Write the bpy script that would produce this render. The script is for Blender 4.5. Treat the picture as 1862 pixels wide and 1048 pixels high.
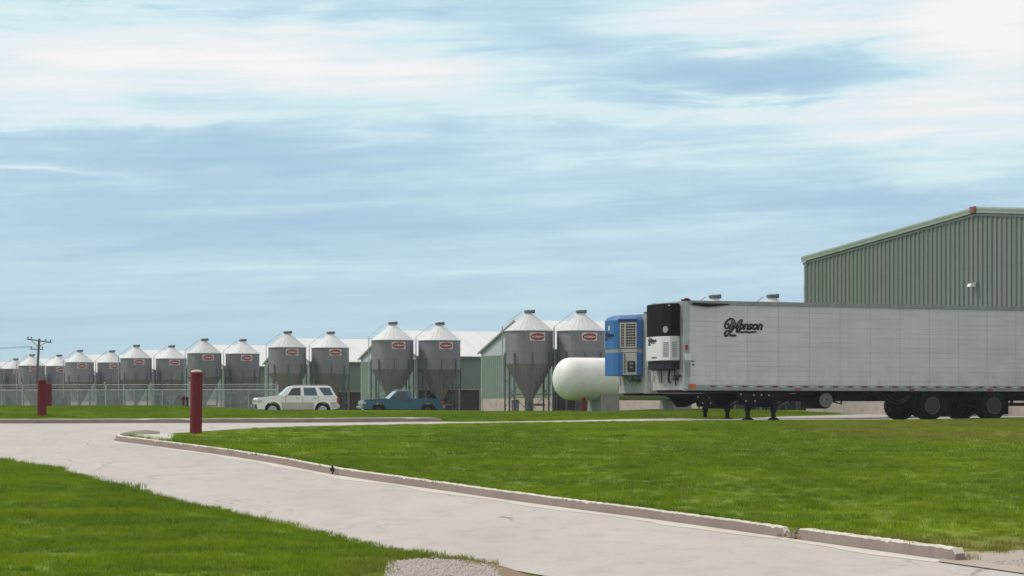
import bpy, bmesh, math, random
import numpy as np
from mathutils import Vector, Matrix
from mathutils.geometry import delaunay_2d_cdt

# ------------------------------------------------------------------ clear
for o in list(bpy.data.objects):
    bpy.data.objects.remove(o)
random.seed(7)
rng = np.random.default_rng(11)
SC = bpy.context.scene
COL = SC.collection
R = math.radians
PI = math.pi

# ------------------------------------------------------------------ camera
CAMZ = 1.8
FPX = 4200.0            # focal length in pixels of the 1862 px wide photograph
HORY = 742.0
cam_d = bpy.data.cameras.new("camera")
cam = bpy.data.objects.new("camera", cam_d)
COL.objects.link(cam)
cam.location = (0, 0, CAMZ)
cam.rotation_euler = (R(90), 0, 0)
cam_d.sensor_width = 36.0
cam_d.lens = 36.0 * FPX / 1862.0
cam_d.shift_y = (HORY - 524.0) / 1862.0
cam_d.clip_start = 0.5
cam_d.clip_end = 20000
SC.camera = cam

# ------------------------------------------------------------------ view
SC.view_settings.view_transform = 'Standard'
SC.view_settings.look = 'None'
SC.view_settings.exposure = 0.0
SC.view_settings.gamma = 1.0
SC.cycles.max_bounces = 6
SC.cycles.transparent_max_bounces = 8

# ------------------------------------------------------------------ node helper
class NT:
    def __init__(s, tree):
        s.t = tree
    def n(s, typ, **kw):
        nd = s.t.nodes.new(typ)
        for k, v in kw.items():
            setattr(nd, k, v)
        return nd
    def link(s, a, b):
        s.t.links.new(a, b)
    def put(s, sock, v):
        if isinstance(v, bpy.types.NodeSocket):
            s.t.links.new(v, sock)
        else:
            if sock.type == 'RGBA' and not isinstance(v, (int, float)) and len(v) == 3:
                v = (*v, 1.0)
            sock.default_value = v
    def math(s, op, a, b=0.0, c=0.0, clamp=False):
        nd = s.n('ShaderNodeMath', operation=op)
        nd.use_clamp = clamp
        s.put(nd.inputs[0], a)
        s.put(nd.inputs[1], b)
        s.put(nd.inputs[2], c)
        return nd.outputs[0]
    def mix(s, f, a, b, blend='MIX'):
        nd = s.n('ShaderNodeMix', data_type='RGBA', blend_type=blend)
        s.put(nd.inputs['Factor'], f)
        s.put(nd.inputs[6], a)
        s.put(nd.inputs[7], b)
        return nd.outputs[2]
    def ramp(s, f, pts):
        nd = s.n('ShaderNodeValToRGB')
        while len(nd.color_ramp.elements) < len(pts):
            nd.color_ramp.elements.new(0.5)
        for e, (p, c) in zip(nd.color_ramp.elements, pts):
            e.position = p
            if isinstance(c, (int, float)):
                c = (c, c, c)
            e.color = (*c, 1)
        s.put(nd.inputs[0], f)
        return nd.outputs[0]
    def noise(s, vec, scale=5, detail=3, rough=0.5, dist=0.0):
        nd = s.n('ShaderNodeTexNoise')
        s.put(nd.inputs['Vector'], vec)
        nd.inputs['Scale'].default_value = scale
        nd.inputs['Detail'].default_value = detail
        nd.inputs['Roughness'].default_value = rough
        nd.inputs['Distortion'].default_value = dist
        return nd.outputs[0]
    def vmul(s, vec, v):
        nd = s.n('ShaderNodeVectorMath', operation='MULTIPLY')
        s.put(nd.inputs[0], vec)
        nd.inputs[1].default_value = v
        return nd.outputs[0]
    def smooth(s, v, a, b, lo=0.0, hi=1.0):
        nd = s.n('ShaderNodeMapRange', interpolation_type='SMOOTHSTEP')
        s.put(nd.inputs[0], v)
        nd.inputs[1].default_value = a
        nd.inputs[2].default_value = b
        nd.inputs[3].default_value = lo
        nd.inputs[4].default_value = hi
        return nd.outputs[0]

# ------------------------------------------------------------------ world / sky
SUN_EL, SUN_AZ = R(50), R(-72)      # azimuth measured from +Y towards +X
world = bpy.data.worlds.new("World")
SC.world = world
world.use_nodes = True
w = NT(world.node_tree)
world.node_tree.nodes.clear()
out = w.n('ShaderNodeOutputWorld')
bg = w.n('ShaderNodeBackground')
w.link(bg.outputs[0], out.inputs[0])
bg.inputs[1].default_value = 0.1
sky = w.n('ShaderNodeTexSky', sky_type='NISHITA')
sky.sun_disc = False
sky.sun_elevation = SUN_EL
sky.sun_rotation = SUN_AZ
sky.air_density = 1.3
sky.dust_density = 1.6
tc = w.n('ShaderNodeTexCoord')
sep = w.n('ShaderNodeSeparateXYZ')
w.link(tc.outputs['Generated'], sep.inputs[0])
dx, dy, dz = sep.outputs
az = w.math('ARCTAN2', dx, dy)
el = w.math('ARCSINE', dz)
# work in units of ten milliradians: the photographed sky spans u -22..22, v 0..18
u = w.math('MULTIPLY', az, 100.0)
v = w.math('MULTIPLY', el, 100.0)
comb = w.n('ShaderNodeCombineXYZ')
w.link(w.math('MULTIPLY', u, 0.055), comb.inputs[0])
w.link(w.math('MULTIPLY', w.math('ADD', v, w.math('MULTIPLY', u, -0.03)), 0.22), comb.inputs[1])
cv = comb.outputs[0]
warp = w.noise(cv, 1.6, 4, 0.55)
warp2 = w.noise(w.vmul(cv, (1.0, 1.3, 1.0)), 3.1, 5, 0.6, 0.6)
du = w.math('MULTIPLY', w.math('SUBTRACT', warp, 0.5), 10.0)
dv = w.math('MULTIPLY', w.math('SUBTRACT', warp2, 0.5), 3.4)
uw = w.math('ADD', u, du)
vw = w.math('ADD', v, dv)
def blob(x, y, rx, ry, amp):
    cu, cvv = (x - 931) / 42.0, (742 - y) / 42.0
    a = w.math('DIVIDE', w.math('SUBTRACT', uw, cu), rx / 42.0)
    b = w.math('DIVIDE', w.math('SUBTRACT', vw, cvv), ry / 42.0)
    d = w.math('ADD', w.math('MULTIPLY', a, a), w.math('MULTIPLY', b, b))
    e = w.math('EXPONENT', w.math('MULTIPLY', d, -1.0))
    return w.math('MULTIPLY', e, amp)
blobs = [  # image x, y, half sizes, brightness
    (330, 110, 460, 75, 0.46), (60, 190, 220, 80, 0.34), (760, 140, 280, 62, 0.34),
    (1800, 60, 230, 150, 0.70), (1330, 55, 300, 50, 0.40), (1640, 235, 360, 62, 0.40), (600, 60, 500, 60, 0.14), (500, 225, 420, 30, 0.12),
    (1180, 200, 320, 30, 0.30), (1080, 290, 260, 22, 0.22), (130, 330, 170, 9, 0.26),
    (1700, 330, 160, 26, 0.16), (620, 375, 160, 10, 0.10), (1250, 500, 500, 25, 0.10), (500, 520, 500, 40, 0.06),
    (1400, 150, 320, 42, -0.42), (930, 75, 170, 40, -0.28), (330, 270, 430, 36, -0.28), (620, 300, 300, 26, -0.14),
    (300, 405, 640, 52, -0.22), (1320, 375, 300, 30, -0.16), (1700, 375, 190, 34, -0.22), (700, 20, 500, 10, -0.05),
    (150, 14, 260, 8, -0.12)]
acc = 0.36
for b_ in blobs:
    acc = w.math('ADD', acc, blob(*b_))
fine = w.noise(w.vmul(cv, (1.0, 1.6, 1.0)), 4.5, 7, 0.6, 0.4)
mid = w.noise(w.vmul(cv, (0.7, 1.2, 1.0)), 1.3, 4, 0.55, 0.3)
acc = w.math('ADD', acc, w.math('MULTIPLY', w.math('SUBTRACT', fine, 0.5), 0.30))
acc = w.math('ADD', acc, w.math('MULTIPLY', w.math('SUBTRACT', mid, 0.5), 0.46))
str1 = w.noise(w.vmul(cv, (0.55, 3.2, 1.0)), 1.5, 6, 0.6, 0.25)
acc = w.math('ADD', acc, w.math('MULTIPLY', w.math('SUBTRACT', str1, 0.5), 0.80))
# above the photographed strip the overcast is on average bright
acc = w.math('ADD', acc, w.smooth(v, 18.0, 45.0, 0.0, 0.16))
ccol = w.ramp(w.math('ADD', acc, 0.0, clamp=True), [
    (0.0, (3.95, 5.85, 7.7)), (0.22, (4.5, 6.45, 8.0)), (0.42, (5.4, 7.45, 8.6)), (0.60, (6.8, 8.6, 9.2)),
    (0.80, (8.3, 8.9, 9.25)), (1.0, (9.6, 9.4, 9.6))])
lowf = w.smooth(v, 0.0, 8.0, 0.60, 0.0)
ccol = w.mix(lowf, ccol, (4.45, 6.55, 7.45))
# high, thick cloud overhead is a neutral white
ccol = w.mix(w.smooth(v, 22.0, 60.0, 0.0, 0.93), ccol, (9.6, 8.8, 8.3))
skyf = w.mix(0.95, sky.outputs[0], ccol)
w.link(skyf, bg.inputs[0])

sun_d = bpy.data.lights.new("sun", 'SUN')
sun = bpy.data.objects.new("sun", sun_d)
COL.objects.link(sun)
sun_d.energy = 2.5
sun_d.angle = R(10)
sun_d.color = (1.0, 0.95, 0.88)
sdir = Vector((math.sin(SUN_AZ) * math.cos(SUN_EL), math.cos(SUN_AZ) * math.cos(SUN_EL), math.sin(SUN_EL)))
sun.rotation_euler = sdir.to_track_quat('Z', 'Y').to_euler()
sun.location = (0, 0, 60)

# ------------------------------------------------------------------ materials
MATS = {}
def pmat(name, color, rough=0.6, metal=0.0, var=0.12, scale=3.0, bump=0.0, bscale=30.0, spec=0.5,
         stain=None, stain_amt=0.0, stain_scale=2.0, stretch=(1, 1, 1), coat=0.0):
    if name in MATS:
        return MATS[name]
    m = bpy.data.materials.new(name)
    m.use_nodes = True
    t = NT(m.node_tree)
    b = m.node_tree.nodes['Principled BSDF']
    tcn = t.n('ShaderNodeTexCoord')
    vec = t.vmul(tcn.outputs['Object'], stretch)
    nz = t.noise(vec, scale, 5, 0.6)
    lo = tuple(c * (1 - var) for c in color)
    hi = tuple(min(1, c * (1 + var)) for c in color)
    c = t.mix(t.smooth(nz, 0.3, 0.7), lo, hi)
    if stain:
        sn = t.noise(vec, stain_scale, 6, 0.65, 0.5)
        c = t.mix(t.math('MULTIPLY', t.smooth(sn, 0.5, 0.72), stain_amt), c, stain)
    t.link(c, b.inputs['Base Color'])
    b.inputs['Roughness'].default_value = rough
    b.inputs['Metallic'].default_value = metal
    b.inputs['Specular IOR Level'].default_value = spec
    if coat:
        b.inputs['Coat Weight'].default_value = coat
        b.inputs['Coat Roughness'].default_value = 0.1
    if bump:
        bn = t.noise(tcn.outputs['Object'], bscale, 4, 0.6)
        bp = t.n('ShaderNodeBump')
        bp.inputs['Strength'].default_value = bump
        bp.inputs['Distance'].default_value = 0.02
        t.link(bn, bp.inputs['Height'])
        t.link(bp.outputs[0], b.inputs['Normal'])
    MATS[name] = m
    return m

def world_pos(t):
    return t.n('ShaderNodeNewGeometry').outputs['Position']

def grass_color(t, rnd=None):
    """patchy lawn colour by place: green, brown worn patches, mowing streaks"""
    p = world_pos(t)
    sp = t.n('ShaderNodeSeparateXYZ')
    t.link(p, sp.inputs[0])
    big = t.noise(t.vmul(p, (0.22, 0.10, 0)), 1.0, 4, 0.6, 0.5)
    streak = t.noise(t.vmul(p, (0.10, 0.85, 0)), 1.0, 4, 0.6, 0.2)
    small = t.noise(t.vmul(p, (2.6, 2.2, 0)), 1.0, 4, 0.65)
    c = t.mix(t.smooth(big, 0.40, 0.60), (0.130, 0.215, 0.012), (0.25, 0.345, 0.013))
    c = t.mix(t.smooth(streak, 0.42, 0.62, 0.0, 0.85), c, (0.088, 0.165, 0.022))
    st2 = t.noise(t.vmul(p, (0.22, 2.6, 0)), 1.0, 4, 0.65, 0.2)
    c = t.mix(t.smooth(st2, 0.50, 0.66, 0.0, 0.5), c, (0.26, 0.32, 0.03))
    c = t.mix(t.math('MULTIPLY', t.smooth(small, 0.48, 0.66), 0.6), c, (0.25, 0.32, 0.02))
    # straw coloured dead spots
    dead = t.noise(t.vmul(p, (2.8, 2.2, 0)), 1.0, 5, 0.7, 0.3)
    c = t.mix(t.math('MULTIPLY', t.smooth(dead, 0.63, 0.70), 0.85), c, (0.46, 0.34, 0.12))
    # big worn area towards the right back of the island
    wx = t.math('DIVIDE', t.math('SUBTRACT', sp.outputs[0], 12.0), 6.0)
    wy = t.math('DIVIDE', t.math('SUBTRACT', sp.outputs[1], 63.0), 10.0)
    wd = t.math('ADD', t.math('MULTIPLY', wx, wx), t.math('MULTIPLY', wy, wy))
    wm = t.math('MULTIPLY', t.smooth(wd, 0.15, 1.0, 1.0, 0.0), t.smooth(streak, 0.40, 0.58, 0.15, 0.95))
    c = t.mix(t.math('MULTIPLY', wm, 0.9), c, (0.33, 0.215, 0.09))
    # dry fringe along the shoulder, right front
    fm = t.math('MULTIPLY', t.smooth(sp.outputs[1], 29.6, 31.6, 1.0, 0.0), t.smooth(sp.outputs[0], 2.6, 5.2))
    c = t.mix(t.math('MULTIPLY', fm, t.smooth(small, 0.40, 0.56, 0.35, 0.95)), c, (0.30, 0.20, 0.09))
    fm2 = t.math('MULTIPLY', t.smooth(sp.outputs[1], 27.4, 29.2, 1.0, 0.0), t.math('MULTIPLY', t.smooth(sp.outputs[0], -2.3, -1.3), t.smooth(sp.outputs[0], 1.5, 2.5, 1.0, 0.0)))
    c = t.mix(t.math('MULTIPLY', fm2, 0.75), c, (0.24, 0.18, 0.07))
    # yellow-green strip in the near left lawn
    yx = t.math('DIVIDE', t.math('ADD', sp.outputs[0], 6.5), 1.1)
    yy = t.math('DIVIDE', t.math('SUBTRACT', t.math('SUBTRACT', sp.outputs[1], 35.4), t.math('MULTIPLY', t.math('ADD', sp.outputs[0], 6.5), 0.6)), 0.7)
    yd = t.math('ADD', t.math('MULTIPLY', yx, yx), t.math('MULTIPLY', yy, yy))
    c = t.mix(t.smooth(yd, 0.1, 1.1, 0.5, 0.0), c, (0.27, 0.30, 0.012))
    if rnd is not None:
        c = t.mix(t.smooth(rnd, 0.35, 1.0, 0.0, 0.65), c, (0.255, 0.345, 0.022))
        c = t.mix(t.smooth(rnd, 0.0, 0.35, 0.60, 0.0), c, (0.050, 0.105, 0.014))
        c = t.mix(t.smooth(rnd, 0.93, 1.0, 0.0, 0.7), c, (0.26, 0.23, 0.09))
    return c

def mat_turf():
    m = bpy.data.materials.new("turf")
    m.use_nodes = True
    t = NT(m.node_tree)
    b = m.node_tree.nodes['Principled BSDF']
    c = grass_color(t)
    c = t.mix(0.55, c, (0.085, 0.135, 0.018))
    t.link(c, b.inputs['Base Color'])
    b.inputs['Roughness'].default_value = 0.9
    b.inputs['Specular IOR Level'].default_value = 0.1
    bn = t.noise(world_pos(t), 9, 6, 0.7)
    bp = t.n('ShaderNodeBump')
    bp.inputs['Strength'].default_value = 0.8
    bp.inputs['Distance'].default_value = 0.05
    t.link(bn, bp.inputs['Height'])
    t.link(bp.outputs[0], b.inputs['Normal'])
    return m

def mat_blade():
    m = bpy.data.materials.new("grass_blade")
    m.use_nodes = True
    t = NT(m.node_tree)
    m.node_tree.nodes.clear()
    o = t.n('ShaderNodeOutputMaterial')
    oi = t.n('ShaderNodeObjectInfo')
    c = grass_color(t, oi.outputs['Random'])
    d = t.n('ShaderNodeBsdfDiffuse')
    tr = t.n('ShaderNodeBsdfTranslucent')
    t.link(c, d.inputs[0])
    t.link(t.mix(0.4, c, (0.16, 0.26, 0.01)), tr.inputs[0])
    mx = t.n('ShaderNodeMixShader')
    mx.inputs[0].default_value = 0.35
    t.link(d.outputs[0], mx.inputs[1])
    t.link(tr.outputs[0], mx.inputs[2])
    t.link(mx.outputs[0], o.inputs[0])
    return m

def mat_concrete(name, base, dirt, crack=True, rough=0.9):
    m = bpy.data.materials.new(name)
    m.use_nodes = True
    t = NT(m.node_tree)
    b = m.node_tree.nodes['Principled BSDF']
    p = world_pos(t)
    n1 = t.noise(t.vmul(p, (0.5, 0.18, 0.5)), 1.0, 5, 0.6, 0.3)
    n2 = t.noise(t.vmul(p, (2.2, 1.0, 2.0)), 1.0, 6, 0.65)
    n3 = t.noise(p, 14, 4, 0.6)
    c = t.mix(t.smooth(n1, 0.3, 0.7), base, tuple(x * 1.10 for x in base))
    c = t.mix(t.math('MULTIPLY', t.smooth(n2, 0.44, 0.74), 0.30), c, dirt)
    c = t.mix(t.math('MULTIPLY', t.smooth(n3, 0.5, 0.75), 0.22), c, dirt)
    if crack:
        vo = t.n('ShaderNodeTexVoronoi', feature='DISTANCE_TO_EDGE')
        wv = t.n('ShaderNodeVectorMath', operation='ADD')
        t.link(t.vmul(p, (0.33, 0.17, 0.0)), wv.inputs[0])
        nn = t.n('ShaderNodeTexNoise')
        t.link(p, nn.inputs['Vector'])
        nn.inputs['Scale'].default_value = 0.9
        t.link(t.vmul(nn.outputs['Color'], (0.35, 0.35, 0)), wv.inputs[1])
        t.link(wv.outputs[0], vo.inputs['Vector'])
        vo.inputs['Scale'].default_value = 1.0
        line = t.smooth(vo.outputs['Distance'], 0.0, 0.012, 1.0, 0.0)
        line = t.math('MULTIPLY', line, t.smooth(n1, 0.48, 0.62))
        c = t.mix(t.math('MULTIPLY', line, 0.75), c, tuple(x * 0.45 for x in base))
        sp = t.noise(t.vmul(p, (3.0, 0.8, 1)), 1.0, 3, 0.5)
        c = t.mix(t.smooth(sp, 0.70, 0.78, 0.0, 0.4), c, tuple(x * 0.5 for x in base))
    t.link(c, b.inputs['Base Color'])
    b.inputs['Roughness'].default_value = rough
    b.inputs['Specular IOR Level'].default_value = 0.2
    bp = t.n('ShaderNodeBump')
    bp.inputs['Strength'].default_value = 0.35
    bp.inputs['Distance'].default_value = 0.01
    t.link(n3, bp.inputs['Height'])
    t.link(bp.outputs[0], b.inputs['Normal'])
    return m

M = {}
M['turf'] = mat_turf()
M['blade'] = mat_blade()
M['road'] = mat_concrete('road_concrete', (0.410, 0.390, 0.366), (0.265, 0.245, 0.225))
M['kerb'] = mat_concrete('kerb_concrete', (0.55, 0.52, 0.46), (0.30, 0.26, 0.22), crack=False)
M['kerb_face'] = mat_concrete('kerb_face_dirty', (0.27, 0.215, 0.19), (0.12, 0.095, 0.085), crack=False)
M['gutter'] = mat_concrete('gutter_concrete', (0.52, 0.495, 0.45), (0.38, 0.35, 0.31), crack=False)
M['gravel'] = mat_concrete('gravel_bed', (0.35, 0.31, 0.265), (0.20, 0.165, 0.13), crack=False)
M['stone'] = pmat('gravel_stone', (0.42, 0.39, 0.36), 0.9, var=0.3, scale=2.0)
M['soil'] = mat_concrete('bare_soil', (0.20, 0.145, 0.095), (0.12, 0.085, 0.055), crack=False)

def mat_galv(name, base, ribs):
    """corrugated galvanised sheet: ribs = 'h' rings, 'v' seams round the axis"""
    m = bpy.data.materials.new(name)
    m.use_nodes = True
    t = NT(m.node_tree)
    b = m.node_tree.nodes['Principled BSDF']
    tcn = t.n('ShaderNodeTexCoord')
    ob = tcn.outputs['Object']
    sp = t.n('ShaderNodeSeparateXYZ')
    t.link(ob, sp.inputs[0])
    if ribs == 'h':
        ph = t.math('MULTIPLY', sp.outputs[2], 2 * PI / 0.068)
    else:
        ph = t.math('MULTIPLY', t.math('ARCTAN2', sp.outputs[1], sp.outputs[0]), 24.0)
    wv = t.math('SINE', ph)
    oi = t.n('ShaderNodeObjectInfo')
    rv = t.n('ShaderNodeVectorMath', operation='ADD')
    t.link(ob, rv.inputs[0]); rc = t.n('ShaderNodeCombineXYZ'); t.link(t.math('MULTIPLY', oi.outputs['Random'], 37.0), rc.inputs[0]); t.link(rc.outputs[0], rv.inputs[1])
    ob2 = rv.outputs[0]
    spang = t.noise(ob2, 9, 5, 0.7)
    blot = t.noise(t.vmul(ob2, (1, 1, 0.35)), 1.7, 5, 0.65)
    drip = t.noise(t.vmul(ob2, (5, 5, 0.25)), 1.6, 4, 0.7)
    tone = t.math('ADD', 0.86, t.math('MULTIPLY', oi.outputs['Random'], 0.26))
    c = t.mix(t.smooth(spang, 0.3, 0.7), tuple(x * 0.88 for x in base), tuple(x * 1.08 for x in base))
    c = t.mix(t.math('MULTIPLY', t.smooth(blot, 0.45, 0.7), 0.4), c, (base[0] * 0.82, base[1] * 0.74, base[2] * 0.70))
    c = t.mix(t.math('MULTIPLY', t.smooth(drip, 0.52, 0.72), 0.45), c, (base[0] * 0.62, base[1] * 0.55, base[2] * 0.52))
    cc_ = t.n('ShaderNodeCombineXYZ'); [t.link(tone, cc_.inputs[q]) for q in range(3)]
    c = t.mix(1.0, c, cc_.outputs[0], 'MULTIPLY')
    if ribs == 'h':
        seam = t.math('FRACT', t.math('MULTIPLY', sp.outputs[2], 1.0 / 0.84))
        c = t.mix(t.math('MULTIPLY', t.smooth(seam, 0.0, 0.03, 1.0, 0.0), 0.35), c, tuple(x * 0.5 for x in base))
    else:
        seam = t.math('ABSOLUTE', t.math('SINE', t.math('MULTIPLY', ph, 0.25)))
        c = t.mix(t.math('MULTIPLY', t.smooth(seam, 0.0, 0.12, 1.0, 0.0), 0.30), c, tuple(x * 0.5 for x in base))
    t.link(c, b.inputs['Base Color'])
    b.inputs['Metallic'].default_value = 0.35 if ribs == 'h' else 0.0
    b.inputs['Roughness'].default_value = 0.5
    bp = t.n('ShaderNodeBump')
    bp.inputs['Strength'].default_value = 0.5
    bp.inputs['Distance'].default_value = 0.012
    t.link(wv, bp.inputs['Height'])
    t.link(bp.outputs[0], b.inputs['Normal'])
    return m
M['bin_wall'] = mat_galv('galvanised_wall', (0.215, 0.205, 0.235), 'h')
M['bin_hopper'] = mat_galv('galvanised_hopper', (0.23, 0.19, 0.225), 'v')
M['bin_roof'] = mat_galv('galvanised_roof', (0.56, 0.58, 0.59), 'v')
M['bin_lid'] = pmat('bin_lid_metal', (0.10, 0.11, 0.13), 0.6, 0.3)
M['bin_leg'] = pmat('bin_leg_steel', (0.11, 0.125, 0.13), 0.55, 0.4)
M['white'] = pmat('white_enamel', (0.75, 0.76, 0.76), 0.5)
M['pipe'] = pmat('light_pipe', (0.5, 0.53, 0.53), 0.5, 0.2)
M['logo_red'] = pmat('logo_red', (0.27, 0.04, 0.055), 0.7, stain=(0.36, 0.22, 0.22), stain_amt=0.6, stain_scale=6.0)
M['logo_pink'] = pmat('logo_white', (0.62, 0.5, 0.5), 0.6)
M['barn_green'] = pmat('barn_green_siding', (0.165, 0.225, 0.19), 0.6, var=0.06, scale=1.0)
M['barn_grey'] = pmat('barn_gable_white', (0.43, 0.45, 0.50), 0.6, var=0.05)
M['barn_roof'] = pmat('barn_roof_sheet', (0.62, 0.64, 0.64), 0.55, var=0.04, scale=0.6)
M['barn_base'] = pmat('barn_base_boards', (0.42, 0.345, 0.315), 0.85, var=0.10, stain=(0.22, 0.18, 0.16), stain_amt=0.5)
M['barn_trim'] = pmat('barn_trim', (0.45, 0.50, 0.47), 0.6)
M['barn_post'] = pmat('barn_post', (0.42, 0.33, 0.31), 0.8)
M['barn_dark'] = pmat('barn_curtain_opening', (0.045, 0.033, 0.036), 0.8, var=0.3, scale=1.2)
M['hall_green'] = pmat('hall_green_siding', (0.155, 0.188, 0.152), 0.55, var=0.10, scale=0.9, stretch=(1, 1, 0.1),
                       stain=(0.15, 0.15, 0.13), stain_amt=0.5, stain_scale=1.3)
M['hall_trim_mid'] = pmat('hall_trim_mid', (0.25, 0.30, 0.24), 0.5)
M['hall_trim'] = pmat('hall_rake_trim', (0.19, 0.25, 0.20), 0.5)
M['hall_trim_light'] = pmat('hall_trim_light', (0.36, 0.43, 0.36), 0.5)
M['hall_base'] = pmat('hall_base_concrete', (0.34, 0.30, 0.265), 0.9, var=0.10, stain=(0.22, 0.18, 0.16), stain_amt=0.5, stain_scale=1.0)
M['red_cap'] = pmat('red_ridge_cap', (0.22, 0.07, 0.06), 0.6)
M['maroon'] = pmat('maroon_paint', (0.150, 0.011, 0.018), 0.6, spec=0.25, var=0.18, scale=2.0, stretch=(1, 1, 0.4), stain=(0.20, 0.055, 0.05), stain_amt=0.55, stain_scale=3.0)
M['cap_conc'] = pmat('bollard_cap_concrete', (0.55, 0.45, 0.43), 0.9)
M['tank_white'] = pmat('tank_white_paint', (0.74, 0.74, 0.73), 0.5, var=0.04, stain=(0.45, 0.44, 0.40), stain_amt=0.35, stain_scale=1.1, stretch=(1, 1, 1.6), coat=0.0)
M['pier'] = pmat('pier_concrete', (0.27, 0.26, 0.24), 0.9, var=0.12)
M['tank_grey'] = pmat('fuel_tank_grey', (0.15, 0.14, 0.15), 0.6, stain=(0.08, 0.05, 0.05), stain_amt=0.6)
M['lip'] = pmat('rim_lip_dull', (0.13, 0.11, 0.11), 0.6, stain=(0.02, 0.015, 0.015), stain_amt=0.9, stain_scale=1.5)
M['black'] = pmat('black_plastic', (0.012, 0.010, 0.012), 0.5)
M['dark_bin'] = pmat('dark_bin_plastic', (0.05, 0.05, 0.065), 0.5)
M['chassis'] = pmat('chassis_black', (0.008, 0.005, 0.006), 0.8, spec=0.15, stain=(0.028, 0.009, 0.010), stain_amt=0.6)
M['rubber'] = pmat('tyre_rubber', (0.008, 0.007, 0.008), 0.9, spec=0.1)
M['rim'] = pmat('wheel_rim_steel', (0.025, 0.017, 0.018), 0.7, 0.0, stain=(0.06, 0.012, 0.012), stain_amt=0.8)
M['rim_car'] = pmat('wheel_rim_alloy', (0.5, 0.5, 0.5), 0.35, 0.6)
M['alu'] = pmat('aluminium', (0.42, 0.42, 0.43), 0.4, 0.6)
M['alu_dull'] = pmat('aluminium_dull', (0.30, 0.30, 0.31), 0.55, 0.4, stain=(0.16, 0.13, 0.13), stain_amt=0.6)
M['front_wall'] = pmat('trailer_front_wall', (0.37, 0.35, 0.34), 0.6, var=0.08, stain=(0.17, 0.13, 0.13), stain_amt=0.6, stain_scale=1.6, stretch=(1, 1, 0.5))
M['unit_white'] = pmat('unit_white', (0.62, 0.62, 0.62), 0.4, var=0.04)
M['unit_black'] = pmat('unit_black', (0.009, 0.005, 0.007), 0.7, spec=0.1)
M['unit_dark'] = pmat('unit_dark', (0.022, 0.016, 0.024), 0.7, spec=0.15)
M['unit_blue'] = pmat('unit_blue', (0.015, 0.115, 0.34), 0.45, var=0.1)
M['unit_navy'] = pmat('unit_navy', (0.006, 0.018, 0.09), 0.5)
M['unit_pink'] = pmat('unit_grille_frame', (0.50, 0.44, 0.42), 0.5)
M['grey_letter'] = pmat('letter_grey', (0.16, 0.16, 0.18), 0.6)
M['ink'] = pmat('letter_black', (0.008, 0.008, 0.014), 0.6)
M['tape_red'] = pmat('reflector_red', (0.20, 0.012, 0.02), 0.4)
M['tape_white'] = pmat('reflector_white', (0.55, 0.55, 0.55), 0.4)
M['orange'] = pmat('orange_lens', (0.55, 0.11, 0.03), 0.35)
M['red_lens'] = pmat('red_lens', (0.40, 0.02, 0.03), 0.35)
M['glass'] = pmat('dark_glass', (0.02, 0.035, 0.045), 0.08, var=0.2, scale=1.5)
M['glass_blue'] = pmat('blue_glass', (0.05, 0.09, 0.14), 0.1, var=0.2, scale=1.5)
M['windscreen'] = pmat('windscreen_glass', (0.30, 0.40, 0.39), 0.06, var=0.1, coat=0.6)
M['lamp_glass'] = pmat('headlamp_glass', (0.5, 0.5, 0.48), 0.15, coat=0.5)
M['car_white'] = pmat('car_white', (0.90, 0.85, 0.89), 0.3, var=0.03, coat=0.6)
M['car_beige'] = pmat('car_lower_beige', (0.50, 0.45, 0.42), 0.45, var=0.04)
M['truck_blue'] = pmat('truck_blue', (0.015, 0.095, 0.19), 0.25, var=0.12, scale=1.2, coat=0.5)
M['fence'] = pmat('fence_galvanised', (0.44, 0.43, 0.47), 0.5, 0.4)
M['wood'] = pmat('pole_wood', (0.10, 0.085, 0.075), 0.85)
M['bird'] = pmat('bird_black', (0.010, 0.009, 0.014), 0.5)
M['lamp_white'] = pmat('lamp_housing', (0.75, 0.74, 0.68), 0.4)

def mat_hall():
    m = bpy.data.materials.new('hall_ribbed_sheets')
    m.use_nodes = True
    t = NT(m.node_tree)
    b = m.node_tree.nodes['Principled BSDF']
    ob = t.n('ShaderNodeTexCoord').outputs['Object']
    sp = t.n('ShaderNodeSeparateXYZ'); t.link(ob, sp.inputs[0])
    wn = t.n('ShaderNodeTexWhiteNoise', noise_dimensions='1D')
    t.link(t.math('FLOOR', t.math('DIVIDE', sp.outputs[0], 0.966)), wn.inputs['W'])
    c = t.mix(t.math('MULTIPLY', wn.outputs[0], 0.8), (0.142, 0.192, 0.150), (0.180, 0.188, 0.165))
    n = t.noise(t.vmul(ob, (1.5, 1, 0.12)), 1.6, 5, 0.65)
    c = t.mix(t.math('MULTIPLY', t.smooth(n, 0.48, 0.72), 0.4), c, (0.12, 0.135, 0.115))
    # screw rows
    zz = t.math('ABSOLUTE', t.math('SUBTRACT', t.math('FRACT', t.math('DIVIDE', sp.outputs[2], 1.5)), 0.5))
    c = t.mix(t.math('MULTIPLY', t.smooth(zz, 0.484, 0.5), 0.22), c, (0.08, 0.09, 0.08))
    t.link(c, b.inputs['Base Color'])
    b.inputs['Roughness'].default_value = 0.55
    return m
M['hall_sheet'] = mat_hall()

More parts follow.
